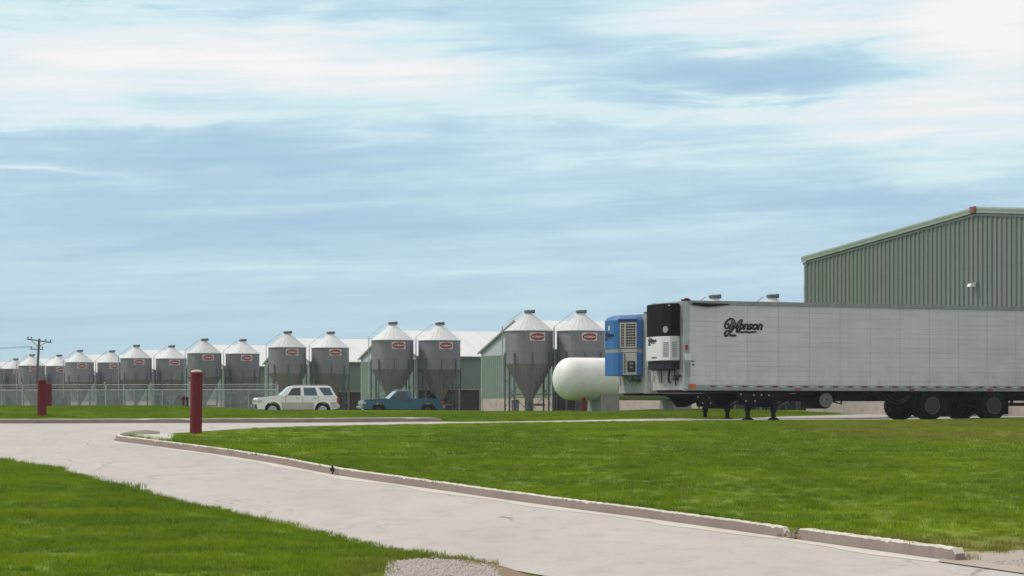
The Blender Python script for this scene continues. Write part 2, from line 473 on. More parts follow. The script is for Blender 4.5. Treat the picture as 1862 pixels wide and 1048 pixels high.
def mat_trailer_side():
    m = bpy.data.materials.new('trailer_side_panels')
    m.use_nodes = True
    t = NT(m.node_tree)
    b = m.node_tree.nodes['Principled BSDF']
    tcn = t.n('ShaderNodeTexCoord')
    ob = tcn.outputs['Object']
    sp = t.n('ShaderNodeSeparateXYZ')
    t.link(ob, sp.inputs[0])
    x, z = sp.outputs[0], sp.outputs[2]
    base = (0.62, 0.57, 0.64)
    n = t.noise(t.vmul(ob, (0.4, 0.4, 1.2)), 1.5, 4, 0.6)
    n2 = t.noise(t.vmul(ob, (3.5, 1, 0.5)), 1.5, 4, 0.6)
    c = t.mix(t.smooth(n, 0.3, 0.7), tuple(q * 0.93 for q in base), tuple(q * 1.05 for q in base))
    c = t.mix(t.math('MULTIPLY', t.smooth(n2, 0.55, 0.8), 0.2), c, (0.48, 0.45, 0.46))
    def grid(s, period, wdt, amt, col, msk=None):
        f = t.math('FRACT', t.math('DIVIDE', s, period))
        f = t.math('ABSOLUTE', t.math('SUBTRACT', f, 0.5))
        l = t.smooth(f, 0.5 - wdt / period, 0.5, 0.0, 1.0)
        l = t.math('MULTIPLY', l, amt)
        if msk is not None:
            l = t.math('MULTIPLY', l, msk)
        return l
    brk = t.smooth(t.noise(t.vmul(ob, (0.6, 0.6, 6)), 1.0, 2, 0.5), 0.38, 0.6)
    l1 = grid(x, 1.22, 0.020, 0.38, None)
    l2 = grid(x, 0.406, 0.014, 0.22, None)
    l3 = grid(z, 0.17, 0.016, 0.42, None, brk)
    hz = t.math('ADD', l1, t.math('ADD', l2, l3), clamp=True)
    c = t.mix(hz, c, (0.24, 0.23, 0.25))
    gr = t.noise(t.vmul(ob, (1.4, 1, 0.5)), 1.2, 6, 0.7)
    low = t.smooth(z, 1.2, 2.1, 1.0, 0.0)
    c = t.mix(t.math('MULTIPLY', t.math('MULTIPLY', t.smooth(gr, 0.42, 0.66), low), 0.30), c, (0.30, 0.26, 0.26))
    t.link(c, b.inputs['Base Color'])
    b.inputs['Roughness'].default_value = 0.42
    b.inputs['Metallic'].default_value = 0.0
    bp = t.n('ShaderNodeBump')
    bp.inputs['Strength'].default_value = 0.25
    bp.inputs['Distance'].default_value = 0.01
    t.link(t.math('ADD', t.math('MULTIPLY', hz, -1.0), t.noise(ob, 2.5, 3, 0.5)), bp.inputs['Height'])
    t.link(bp.outputs[0], b.inputs['Normal'])
    return m
M['trailer_side'] = mat_trailer_side()

# ------------------------------------------------------------------ tags, mesh builder
def tag(o, label=None, cat=None, group=None, kind=None):
    if label: o['label'] = label
    if cat: o['category'] = cat
    if group: o['group'] = group
    if kind: o['kind'] = kind
    return o
def empty(name, loc, rz=0.0):
    o = bpy.data.objects.new(name, None)
    o.empty_display_size = 0.3
    COL.objects.link(o)
    o.location = loc
    o.rotation_euler = (0, 0, rz)
    return o

class MB:
    def __init__(s):
        s.v, s.f, s.mi = [], [], []
        s.cur = 0
    def mat(s, i):
        s.cur = i
        return s
    def add(s, vs, fs):
        k = len(s.v)
        s.v += [tuple(p) for p in vs]
        for f in fs:
            s.f.append([k + i for i in f])
            s.mi.append(s.cur)
        return s
    def box(s, x0, x1, y0, y1, z0, z1):
        return s.add([(x0, y0, z0), (x1, y0, z0), (x1, y1, z0), (x0, y1, z0), (x0, y0, z1), (x1, y0, z1), (x1, y1, z1), (x0, y1, z1)],
                     [(0, 3, 2, 1), (4, 5, 6, 7), (0, 1, 5, 4), (1, 2, 6, 5), (2, 3, 7, 6), (3, 0, 4, 7)])
    def cbox(s, c, d):
        return s.box(c[0] - d[0] / 2, c[0] + d[0] / 2, c[1] - d[1] / 2, c[1] + d[1] / 2, c[2] - d[2] / 2, c[2] + d[2] / 2)
    def rings(s, rings, cap=True, closed=True):
        """loft a list of equal length vertex rings"""
        k = len(s.v)
        n = len(rings[0])
        for r in rings:
            s.v += [tuple(p) for p in r]
        for i in range(len(rings) - 1):
            for j in range(n if closed else n - 1):
                a, b = k + i * n + j, k + i * n + (j + 1) % n
                s.f.append([a, b, b + n, a + n]); s.mi.append(s.cur)
        if cap and closed:
            s.f.append([k + j for j in range(n)][::-1]); s.mi.append(s.cur)
            s.f.append([k + (len(rings) - 1) * n + j for j in range(n)]); s.mi.append(s.cur)
        return s
    def lathe(s, prof, n=24, c=(0, 0, 0), axis='z', cap=True):
        rs = []
        for (r, h) in prof:
            ring = []
            for i in range(n):
                a = 2 * PI * i / n
                p = (r * math.cos(a), r * math.sin(a), h)
                if axis == 'y': p = (p[0], h, -p[1])
                if axis == 'x': p = (h, p[0], p[1])
                ring.append((p[0] + c[0], p[1] + c[1], p[2] + c[2]))
            rs.append(ring)
        return s.rings(rs, cap)
    def tube(s, pts, r, n=8, cap=True):
        pts = [Vector(p) for p in pts]
        rs = []
        for i, p in enumerate(pts):
            d = (pts[min(i + 1, len(pts) - 1)] - pts[max(i - 1, 0)]).normalized()
            a = d.cross(Vector((0, 0, 1)))
            if a.length < 1e-3: a = d.cross(Vector((0, 1, 0)))
            a.normalize(); b = d.cross(a)
            rr = r[i] if isinstance(r, (list, tuple)) else r
            rs.append([p + a * math.cos(2 * PI * j / n) * rr + b * math.sin(2 * PI * j / n) * rr for j in range(n)])
        return s.rings(rs, cap)
    def prism(s, poly, y0, y1, f=None):
        """poly in (x,z) extruded along y; f(x,y,z)->(x,y,z) optional warp"""
        n = len(poly)
        vs = [(p[0], y0, p[1]) for p in poly] + [(p[0], y1, p[1]) for p in poly]
        if f: vs = [f(*q) for q in vs]
        fs = [list(range(n)), list(range(n, 2 * n))[::-1]] + [(i, n + i, n + (i + 1) % n, (i + 1) % n) for i in range(n)]
        return s.add(vs, fs)
    def xyprism(s, poly, z0, z1):
        n = len(poly)
        vs = [(p[0], p[1], z0) for p in poly] + [(p[0], p[1], z1) for p in poly]
        fs = [list(range(n))[::-1], list(range(n, 2 * n))] + [(i, (i + 1) % n, n + (i + 1) % n, n + i) for i in range(n)]
        return s.add(vs, fs)
    def build(s, name, mats, parent=None, smooth=False, bevel=0.0, angle=40, loc=None, tri=False):
        me = bpy.data.meshes.new(name)
        me.from_pydata(s.v, [], s.f)
        if not isinstance(mats, (list, tuple)): mats = [mats]
        for m_ in mats: me.materials.append(m_)
        if len(mats) > 1:
            me.polygons.foreach_set('material_index', s.mi)
        bm = bmesh.new(); bm.from_mesh(me)
        bmesh.ops.recalc_face_normals(bm, faces=bm.faces)
        if bevel > 0:
            ed = [e for e in bm.edges if len(e.link_faces) == 2 and e.calc_face_angle(0) > R(30)]
            bmesh.ops.bevel(bm, geom=ed, offset=bevel, segments=2, affect='EDGES', profile=0.7)
        if tri: bmesh.ops.triangulate(bm, faces=bm.faces)
        bm.to_mesh(me); bm.free()
        if smooth:
            me.shade_smooth()
            try: me.set_sharp_from_angle(angle=R(angle))
            except Exception: pass
        o = bpy.data.objects.new(name, me)
        COL.objects.link(o)
        if parent is not None: o.parent = parent
        if loc: o.location = loc
        return o

def kids(o):
    return [c for c in bpy.data.objects if c.parent == o]
def copy_tree(o, childmap, parent=None):
    c = o.copy(); COL.objects.link(c); c.parent = parent
    for ch in childmap.get(o, []):
        copy_tree(ch, childmap, c)
    return c
def child_map():
    d = {}
    for o in bpy.data.objects:
        if o.parent: d.setdefault(o.parent, []).append(o)
    return d

# ------------------------------------------------------------------ terrain
COMMON = [(-60, -2.1), (0, -2.05), (20, -1.98), (25, -1.91), (31.6, -1.78), (38, -1.55), (45, -1.30), (55, -0.96), (62, -0.71), (70, -0.54)]
PROF = {
    'L': COMMON + [(74, -0.50), (76, -0.40), (79, -0.30), (85, -0.16), (98, 0.04), (104, 0.04), (112, -0.2), (120, -0.45), (220, -0.45)],
    'M': COMMON + [(74, -0.49), (77, -0.42), (85, -0.31), (98, -0.165), (104, -0.165), (112, -0.3), (120, -0.47), (220, -0.47)],
    'N': COMMON + [(74, -0.49), (80, -0.42), (85, -0.36), (100, -0.22), (115, -0.22), (131, -0.26), (220, -0.26)],
    'P': COMMON + [(75, -0.48), (79, -0.44), (84, -0.44), (92, -0.45), (99, -0.37), (104, -0.22), (112, -0.10), (131, -0.22), (220, -0.26)],
    'Q': COMMON + [(75, -0.47), (80, -0.40), (85, -0.36), (92, -0.34), (99, -0.30), (104, -0.2), (112, -0.15), (131, -0.22), (220, -0.26)]}
XK = [(-15, 'L'), (-10.5, 'M'), (-3.5, 'M'), (0, 'N'), (4.3, 'N'), (8, 'P'), (14, 'P'), (19, 'Q')]
_gy = np.arange(-60, 230.01, 0.25)
_tab = []
_kern = np.exp(-0.5 * (np.arange(-8, 9) * 0.25 / 0.8) ** 2); _kern /= _kern.sum()
for xk, key in XK:
    a = np.interp(_gy, [p[0] for p in PROF[key]], [p[1] for p in PROF[key]])
    a = np.convolve(np.pad(a, 8, mode='edge'), _kern, mode='valid')
    _tab.append(a)
_tab = np.array(_tab)
_xk = np.array([x for x, _ in XK], float)
def G(x, y):
    """ground height (world z)"""
    x = min(max(x, _xk[0]), _xk[-1])
    i = int(np.searchsorted(_xk, x) - 1); i = max(0, min(i, len(_xk) - 2))
    f = (x - _xk[i]) / (_xk[i + 1] - _xk[i]); f = f * f * (3 - 2 * f)
    yy = (min(max(y, -60), 229.9) + 60) / 0.25
    j = int(yy); g = yy - j
    a = _tab[i][j] * (1 - g) + _tab[i][j + 1] * g
    b = _tab[i + 1][j] * (1 - g) + _tab[i + 1][j + 1] * g
    return CAMZ + a * (1 - f) + b * f
def gp(px, py):
    """ground point seen at a pixel of the photograph (layout of flat things on the ground)"""
    tx = (px - 931) / FPX; tz = (HORY - py) / FPX
    y = 18.0
    while y < 130:
        if CAMZ + tz * y <= G(tx * y, y): break
        y += 0.05
    return (tx * y, y)
def ppx(px, D):
    return (px - 931) * D / FPX

def resample(pts, step):
    out = [Vector(pts[0]).to_2d()]
    for a, b in zip(pts[:-1], pts[1:]):
        a, b = Vector(a).to_2d(), Vector(b).to_2d()
        n = max(1, int((b - a).length / step))
        for i in range(1, n + 1): out.append(a.lerp(b, i / n))
    return out
def smooth_line(pts, it=6, step=0.8):
    p = resample(pts, step)
    for _ in range(it):
        q = p[:]
        for i in range(1, len(p) - 1): q[i] = (p[i - 1] + p[i] * 2 + p[i + 1]) / 4
        p = q
    return [tuple(v) for v in p]

# ground sheet
def axis_vals(lo, hi, step, far):
    a = list(np.arange(lo, hi + 1e-6, step))
    b, d = hi, step
    while b < far: d *= 1.5; b += d; a.append(b)
    b, d = lo, step
    while b > -far: d *= 1.5; b -= d; a.insert(0, b)
    return a
xs = axis_vals(-60, 46, 1.0, 9000)
ys = axis_vals(10, 140, 0.5, 9000)
vs = [(x, y, G(x, y)) for y in ys for x in xs]
nx = len(xs)
fs = [(j * nx + i, j * nx + i + 1, (j + 1) * nx + i + 1, (j + 1) * nx + i) for j in range(len(ys) - 1) for i in range(nx - 1)]
gb = MB(); gb.add(vs, fs)
ground = gb.build('ground', M['turf'], smooth=True, angle=180)
tag(ground, kind='structure')

def drape(name, poly, off, mat, kind='structure', stepy=0.5, stepx=2.0, offf=None):
    bm = bmesh.new()
    pp = [Vector(p) for i, p in enumerate(poly) if i == 0 or (Vector(p) - Vector(poly[i - 1])).length > 1e-3]
    cv_, ce_, cf_, _a, _b, _c = delaunay_2d_cdt(pp, [], [list(range(len(pp)))], 1, 1e-5)
    vv = [bm.verts.new((p[0], p[1], 0)) for p in cv_]
    for f in cf_: bm.faces.new([vv[i] for i in f])
    y0, y1 = min(p[1] for p in poly), max(p[1] for p in poly)
    x0, x1 = min(p[0] for p in poly), max(p[0] for p in poly)
    y = math.ceil(y0 / stepy) * stepy
    while y < y1:
        bmesh.ops.bisect_plane(bm, geom=bm.verts[:] + bm.edges[:] + bm.faces[:], plane_co=(0, y, 0), plane_no=(0, 1, 0))
        y += stepy
    x = math.ceil(x0 / stepx) * stepx
    while x < x1:
        bmesh.ops.bisect_plane(bm, geom=bm.verts[:] + bm.edges[:] + bm.faces[:], plane_co=(x, 0, 0), plane_no=(1, 0, 0))
        x += stepx
    for q in bm.verts:
        q.co.z = G(q.co.x, q.co.y) + (offf(q.co.x, q.co.y) if offf else off)
    if offf:
        be = [e for e in bm.edges if len(e.link_faces) == 1]
        ex = bmesh.ops.extrude_edge_only(bm, edges=be)
        for q in ex['geom']:
            if isinstance(q, bmesh.types.BMVert): q.co.z -= 0.16
    bmesh.ops.recalc_face_normals(bm, faces=bm.faces)
    if sum(ff.normal.z for ff in bm.faces) < 0:
        bmesh.ops.reverse_faces(bm, faces=bm.faces)
    me = bpy.data.meshes.new(name); bm.to_mesh(me); bm.free()
    me.materials.append(mat); me.shade_smooth()
    o = bpy.data.objects.new(name, me); COL.objects.link(o)
    tag(o, kind=kind)
    return o

# outlines on the ground
near_edge = [gp(x, y) for x, y in [(0, 836), (60, 846), (100, 853), (210, 882), (330, 915), (450, 939), (560, 966), (640, 987), (700, 1001), (800, 1014), (870, 1024), (930, 1040)]]
near_edge = [(-26, 66.0), (-17.5, 56.0)] + near_edge + [(0.7, 25.2), (3.0, 22.5), (7.0, 19.0)]
near_edge = smooth_line(near_edge, 4, 0.5)
kerb_px = [(214, 804), (300, 815), (400, 828), (500, 844), (600, 864), (700, 879), (800, 893), (900, 908), (1000, 922), (1100, 935), (1200, 948), (1300, 962), (1432, 980), (1500, 990), (1600, 1005), (1735, 1023)]
kerb_w = smooth_line([gp(x, y) for x, y in kerb_px], 6, 0.5)
kerb_end = [kerb_w[-1], (6.6, 25.2), (9.5, 21.0), (11.0, 19.0)]
tip = [gp(214, 804), gp(207, 801), gp(214, 797), gp(240, 794.5), gp(285, 791.5), gp(340, 787.5)]
isl_far = [gp(400, 783.5), gp(450, 779.5), gp(550, 776.5), gp(650, 774.5), gp(850, 771), gp(1000, 768.8)] + [(3.6, 76.6), (6.5, 77.7), (12, 80.0), (19.5, 83.4), (34, 90)]
isl_far = smooth_line([tip[-1]] + isl_far, 3, 0.8)
far_kerb = [(-40, 69.5), (-24, 71.2)] + [gp(-40, 771), gp(200, 770.6), gp(450, 770), gp(650, 769), gp(803, 767.6)]
far_kerb = smooth_line(far_kerb, 3, 1.0)
pad_far = [(-1.6, 75.3), (0, 76.4), (2.2, 78.6), (5.2, 82.5), (7.8, 88), (9.3, 93.5), (11.8, 98.5), (14.9, 101.2)]
wall0, walld = Vector((13.5, 106.0)), Vector((0.4067, -0.9135))
pad_end = [tuple(wall0 + walld * tt) for tt in (5.0, 22.0)]
pad_far2 = [pad_end[0], pad_end[1], (36, 92)]

road_poly = near_edge + kerb_end[::-1] + kerb_w[::-1][1:] + tip[1:-1] + isl_far + pad_far2[::-1] + pad_far[::-1] + far_kerb[::-1]
road = drape('road', road_poly, 0.012, M['road'])

# light gutter strip at the foot of the near kerb
def offset_line(pts, d):
    out = []
    for i, p in enumerate(pts):
        a = Vector(pts[max(i - 1, 0)]); b = Vector(pts[min(i + 1, len(pts) - 1)])
        t_ = (b - a).normalized(); n = Vector((-t_.y, t_.x))
        dd = d[i] if isinstance(d, (list, tuple)) else d
        out.append(tuple(Vector(p) + n * dd))
    return out
k_out = offset_line(kerb_w, [-(0.30 + 0.07 * math.sin(i * 0.9) + random.uniform(-0.05, 0.05)) for i in range(len(kerb_w))])
gutter = drape('gutter', kerb_w + k_out[::-1], 0.016, M['gutter'])

# kerbs: swept profile
def kerb(name, line, h=0.155, wd=0.10, chipend=(False, False), seedv=1):
    rnd = random.Random(seedv)
    line = [tuple(p) for p in resample(line, 0.3)]
    rings = []
    nn = len(line)
    for i, p in enumerate(line):
        a = Vector(line[max(i - 1, 0)]); b = Vector(line[min(i + 1, nn - 1)])
        t_ = (b - a).normalized(); n = Vector((-t_.y, t_.x))
        e0 = (0.55 if i == 0 else 1.0) if chipend[0] else 1.0
        e1 = (0.45 if i == nn - 1 else 1.0) if chipend[1] else 1.0
        hh = h * (0.25 + 0.75 * min(e0, e1)) + rnd.uniform(-0.006, 0.006)
        ch = rnd.uniform(0.010, 0.018) + (0.03 if rnd.random() < 0.03 else 0)
        ww = wd + rnd.uniform(-0.01, 0.01)
        g = G(*p)
        prof = [(0.0, -0.2), (0.012 + rnd.uniform(0, 0.008), hh - ch), (0.012 + ch * 0.9, hh), (ww, hh + 0.004), (ww + 0.01, -0.2)]
        rings.append([(p[0] + n.x * q, p[1] + n.y * q, g + z) for q, z in prof])
    mb = MB()
    for i in range(len(rings) - 1):
        for j in range(4):
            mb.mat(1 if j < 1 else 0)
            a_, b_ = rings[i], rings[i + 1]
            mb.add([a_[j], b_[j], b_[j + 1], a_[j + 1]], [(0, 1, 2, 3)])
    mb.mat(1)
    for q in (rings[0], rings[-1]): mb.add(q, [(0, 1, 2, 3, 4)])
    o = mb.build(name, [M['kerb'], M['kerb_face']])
    tag(o, kind='structure')
    return o
def cut_line(line, pxa, pxb):
    line = [tuple(q) for q in resample(line, 0.06)]
    def px(p): return 931 + FPX * p[0] / p[1]
    return [p for p in line if pxa <= px(p) <= pxb]
tipline = [gp(285, 791.5), gp(240, 794.5), gp(214, 797), gp(207, 801), gp(214, 804)]
kerb('kerb', smooth_line(tipline, 2, 0.4)[:-1] + cut_line(kerb_w, 214, 1429), chipend=(True, True))
kerb('kerb', cut_line(kerb_w, 1449, 1740), chipend=(False, True), seedv=4, h=0.165, wd=0.16)
kerb('kerb', far_kerb, h=0.15, wd=0.18, chipend=(False, True), seedv=9)

# island lawn raised to the kerb's top
k_back = offset_line(kerb_w, 0.16)
isl_line = isl_far
def seg_dist(x, y, line):
    best = 1e9
    for a, b in zip(line[:-1], line[1:]):
        ax, ay, bx, by = a[0], a[1], b[0], b[1]
        L2 = (bx - ax) ** 2 + (by - ay) ** 2
        t_ = max(0, min(1, ((x - ax) * (bx - ax) + (y - ay) * (by - ay)) / (L2 + 1e-9)))
        d = math.hypot(x - ax - t_ * (bx - ax), y - ay - t_ * (by - ay))
        if d < best: best = d
    return best
far_coarse = isl_line[::4] + [isl_line[-1]]
end_pt = kerb_w[-1]
kerb_coarse = kerb_w[::4] + [kerb_w[-1]]
def isl_off(x, y):
    d = seg_dist(x, y, far_coarse)
    dk = seg_dist(x, y, kerb_coarse)
    f = min(1, d / max(0.05, min(13.0, d + dk)))
    e = min(1.0, max(0.0, (y - 29.0) / 4.0)) if x > 5.2 else 1.0
    return 0.02 + 0.105 * f * f * (3 - 2 * f) * e
grass_start = gp(296, 803)
gstart2 = gp(318, 793)
lawn_poly = [p for p in k_back if 931 + FPX * p[0] / p[1] > 300] + [(5.6, 28.75), (6.9, 28.9), (10.2, 29.0), (16, 28.6), (36, 30), (36, 89.6)] + [p for p in isl_line[::-1] if p[0] > gstart2[0] + 1.2] + [gstart2]
lawn = drape('lawn', lawn_poly, 0.1, M['turf'], offf=isl_off)
# concrete nose between the kerb and the grass
nose_poly = [p for p in k_back if 931 + FPX * p[0] / p[1] <= 302] + [grass_start, gp(330, 797), gstart2, gp(360, 789), tip[-1], tip[-2], tip[-3], tip[-4]]
nose_poly = [p for p in k_back if 228 < 931 + FPX * p[0] / p[1] <= 330][:] + [gp(350, 790), gp(340, 788.5), gp(285, 792.6), gp(245, 795.5)]
nose = drape('pavement', nose_poly, 0.09, M['gutter'], stepy=0.5, offf=lambda x, y: isl_off(x, y) - .012)
# dirt and gravel shoulder where the kerb has broken away
shoulder = drape('gravel_shoulder', [(5.36, 28.35), (5.5, 28.9), (6.9, 29.4), (10.2, 29.8), (16, 29.4), (16, 19), (9.6, 19.5), (6.3, 24.8), (5.1, 27.6), (5.2, 28.1)], 0.026, M['gravel'])
gap = [p for p in [tuple(q) for q in resample(kerb_w, .1)] if 1422 < 931 + FPX * p[0] / p[1] < 1458]
soilgap = drape('soil', offset_line(gap, .0) + offset_line(gap, .42)[::-1], 0.032, M['soil'], stepy=.25, stepx=.25,
                offf=lambda x, y: .03 + .33 * min(.32, seg_dist(x, y, kerb_w)))
rub = MB()
for i in range(16):
    p = random.choice(gap); q = random.uniform(-.12, .25)
    x_, y_ = p[0] + q * .9, p[1] + q * .4
    rub.lathe([(.001, 0), (random.uniform(.02, .05), .015), (.02, random.uniform(.03, .06)), (.001, .05)], 6, (x_, y_, G(x_, y_) + .03 + .3 * max(0, q)))
rub_o = rub.build('rubble', M['kerb_face']); tag(rub_o, 'small broken bits of concrete in the gap of the near kerb', kind='stuff')
gravel_poly = [gp(704, 1026), gp(760, 1019.5), (gp(835, 1021)), gp(880, 1029), gp(905, 1041), (-0.1, 25.3), (-0.3, 23.5), (-1.35, 23.0), (-1.42, 25.8)]
gravel_bed = drape('gravel', gravel_poly, 0.016, M['gravel'])
soil2 = drape('soil', [gp(790, 1012.5), gp(870, 1022.5), gp(926, 1037), (0.3, 25.2), (-0.1, 25.0), gp(905, 1041), gp(880, 1029), gp(835, 1022), gp(780, 1018)], 0.024, M['soil'])
# light apron along the barns
apron = drape('pavement', [(-2.0, 127.5), (9.5, 127.2), (9.7, 129.2), (-2.0, 129.6)], 0.05, M['gutter'], stepy=1.0)

# ------------------------------------------------------------------ grass
def pip(x, y, poly):
    c = np.zeros(len(x), bool)
    n = len(poly)
    j = n - 1
    for i in range(n):
        xi, yi = poly[i]; xj, yj = poly[j]
        cond = ((yi > y) != (yj > y)) & (x < (xj - xi) * (y - yi) / (yj - yi + 1e-12) + xi)
        c ^= cond
        j = i
    return c

def tuft_mesh(name, n, rad, h, wd, seed):
    r = np.random.default_rng(seed)
    vs, fs = [], []
    for i in range(n):
        a = r.uniform(0, 2 * PI); q = rad * math.sqrt(r.uniform())
        bx, by = q * math.cos(a), q * math.sin(a)
        hh = h * r.uniform(0.55, 1.15); lean = r.uniform(0.1, 0.75) * hh
        la = r.uniform(0, 2 * PI); lx, ly = lean * math.cos(la), lean * math.sin(la)
        wa = r.uniform(0, PI); wx, wy = wd * math.cos(wa) / 2, wd * math.sin(wa) / 2
        k = len(vs)
        vs += [(bx - wx, by - wy, -0.01), (bx + wx, by + wy, -0.01),
               (bx + lx * .35 + wx * .8, by + ly * .35 + wy * .8, hh * .6), (bx + lx * .35 - wx * .8, by + ly * .35 - wy * .8, hh * .6),
               (bx + lx, by + ly, hh)]
        fs += [(k, k + 1, k + 2, k + 3), (k + 3, k + 2, k + 4)]
    me = bpy.data.meshes.new(name)
    me.from_pydata(vs, [], fs)
    me.materials.append(M['blade'])
    return bpy.data.objects.new(name, me)       # geometry source only

def scatter(name, pts, scales, src, label=None):
    me = bpy.data.meshes.new(name)
    me.from_pydata([tuple(p) for p in pts], [], [])
    at = me.attributes.new('sc', 'FLOAT', 'POINT'); at.data.foreach_set('value', np.asarray(scales, np.float32))
    ar = me.attributes.new('rt', 'FLOAT', 'POINT'); ar.data.foreach_set('value', rng.uniform(0, 6.28, len(pts)).astype(np.float32))
    o = bpy.data.objects.new(name, me); COL.objects.link(o)
    ng = bpy.data.node_groups.new(name + '_nodes', 'GeometryNodeTree')
    ng.interface.new_socket('Geometry', in_out='INPUT', socket_type='NodeSocketGeometry')
    ng.interface.new_socket('Geometry', in_out='OUTPUT', socket_type='NodeSocketGeometry')
    t = NT(ng)
    gi, go = t.n('NodeGroupInput'), t.n('NodeGroupOutput')
    iop = t.n('GeometryNodeInstanceOnPoints')
    oi = t.n('GeometryNodeObjectInfo')
    oi.inputs['Object'].default_value = src
    oi.inputs['As Instance'].default_value = True
    t.link(gi.outputs[0], iop.inputs['Points'])
    t.link(oi.outputs['Geometry'], iop.inputs['Instance'])
    a1 = t.n('GeometryNodeInputNamedAttribute', data_type='FLOAT'); a1.inputs[0].default_value = 'sc'
    a2 = t.n('GeometryNodeInputNamedAttribute', data_type='FLOAT'); a2.inputs[0].default_value = 'rt'
    cx = t.n('ShaderNodeCombineXYZ'); t.link(a2.outputs[0], cx.inputs[2])
    t.link(cx.outputs[0], iop.inputs['Rotation'])
    t.link(a1.outputs[0], iop.inputs['Scale'])
    t.link(iop.outputs[0], go.inputs[0])
    md = o.modifiers.new('scatter', 'NODES'); md.node_group = ng
    tag(o, label, None, None, 'stuff')
    return o

tA = tuft_mesh('grass_tuft', 46, 0.17, 0.075, 0.0065, 1)
tB = tuft_mesh('grass_tuft', 40, 0.26, 0.060, 0.011, 2)
tC = tuft_mesh('grass_tuft', 16, 0.08, 0.16, 0.006, 3)

def patchy(pts, lo, hi):
    out = []
    for p in pts:
        q = math.sin(p[0] * 1.7 + 2 * math.sin(p[1] * .9)) * math.sin(p[1] * 1.3 + 1.5 * math.sin(p[0] * .8))
        out.append(random.uniform(lo, hi) * (1 + .28 * q) * (1.5 if random.random() < .03 else 1))
    return out
def sample(poly, dens, zoff):
    P = np.array(poly)
    x0, y0 = P.min(0); x1, y1 = P.max(0)
    N = int((x1 - x0) * (y1 - y0) * dens)
    x = rng.uniform(x0, x1, N); y = rng.uniform(y0, y1, N)
    k = pip(x, y, poly)
    # leave out what is far outside the view
    k &= np.abs(x) < 0.26 * y + 7.0
    x, y = x[k], y[k]
    return [(a, b, G(a, b) + (zoff(a, b) if callable(zoff) else zoff)) for a, b in zip(x, y)]

left_poly = [(-24, 62.0), (-17.5, 55.8)] + [p for p in near_edge if -17.5 < p[0] and p[1] > 27.0] + [gp(790, 1016), gp(700, 1022), gp(700, 1048), (-1.9, 22), (-1.9, 20), (-14, 20), (-24, 40)]
lp = sample(left_poly, 42, 0.0)
scatter('grass', lp, patchy(lp, 0.65, 1.2), tA, 'short green lawn grass left of the concrete drive')
ip_near = [p for p in sample([q for q in lawn_poly], 30, isl_off) if p[1] < 48]
scatter('grass', ip_near, patchy(ip_near, 0.55, 1.05), tA, 'short green lawn grass on the near half of the kerbed island')
ip_far = [p for p in sample(lawn_poly, 15, isl_off) if p[1] >= 47]
ip_sc = [random.uniform(.7, 1.15) * (0.42 + 0.58 * min(1, seg_dist(p[0], p[1], far_coarse) / 9.0)) for p in ip_far]
scatter('grass', ip_far, ip_sc, tB, 'short green lawn grass on the far half of the kerbed island')
verge_poly = offset_line(far_kerb, 0.25) + [(-1.2, 75.9), (0, 77.0), (2.2, 79.2), (5.2, 83.1), (7.8, 88.6), (9.3, 94.1), (11.8, 99.2), (14.6, 102.2), (13.2, 106), (11.5, 110), (9.0, 126.5), (-2, 127), (-8, 112), (-40, 112), (-40, 71)]
vp = sample(verge_poly, 8, 0.0)
scatter('grass', vp, rng.uniform(0.8, 1.5, len(vp)), tB, 'green grass of the bank beyond the far kerb')
# taller tufts along edges
ep = []
for line, off, n in ((near_edge, 0.05, 900), (isl_far, -0.1, 500), (k_back, 0.05, 900)):
    l = resample(line, 0.1)
    for _ in range(n):
        p = random.choice(l)
        x, y = p.x + random.gauss(0, 0.07), p.y + random.gauss(0, 0.07)
        if line is k_back: x += 0.10; y += 0.10; z = G(x, y) + isl_off(x, y)
        elif line is near_edge: x -= 0.06; y -= 0.10; z = G(x, y)
        else: continue
        if abs(x) < 0.3 * y and y > 27.2: ep.append((x, y, z))
scatter('grass', ep, rng.uniform(0.25, 0.75, len(ep)), tC, 'longer tufts of grass along the edges of the concrete')

sl_pts = sample([gp(790, 1012.5), gp(870, 1022.5), gp(915, 1034), gp(900, 1038), gp(880, 1029), gp(835, 1022), gp(780, 1018)], 60, 0.02)
scatter('grass', sl_pts, rng.uniform(.3, .7, len(sl_pts)), tA, 'dry trampled grass at the tip of the near lawn')
# gravel stones
def stone_obj():
    bm = bmesh.new(); bmesh.ops.create_icosphere(bm, subdivisions=1, radius=0.02)
    for v_ in bm.verts: v_.co *= random.uniform(0.7, 1.2); v_.co.z *= 0.7
    me = bpy.data.meshes.new('pebble'); bm.to_mesh(me); bm.free(); me.materials.append(M['stone'])
    return bpy.data.objects.new('pebble', me)
sp_ = sample(gravel_poly, 700, 0.02)
scatter('gravel_stones', sp_, rng.uniform(0.4, 1.3, len(sp_)), stone_obj(), 'pale loose gravel at the end of the near lawn')
sp3 = sample([gp(790, 1012.5), gp(870, 1022.5), gp(926, 1037), gp(905, 1045), gp(880, 1029), gp(835, 1022), gp(780, 1018)], 120, 0.02)
scatter('gravel_stones', sp3, rng.uniform(0.3, 1.0, len(sp3)), stone_obj(), 'loose grit on the bare soil at the tip of the near lawn')
sp2 = sample([(5.6, 27.4), (6.9, 28.6), (12, 29), (12, 24), (7.2, 24.5)], 260, 0.03)
scatter('gravel_stones', sp2, rng.uniform(0.2, 0.8, len(sp2)), stone_obj(), 'pale loose grit on the shoulder past the broken kerb')

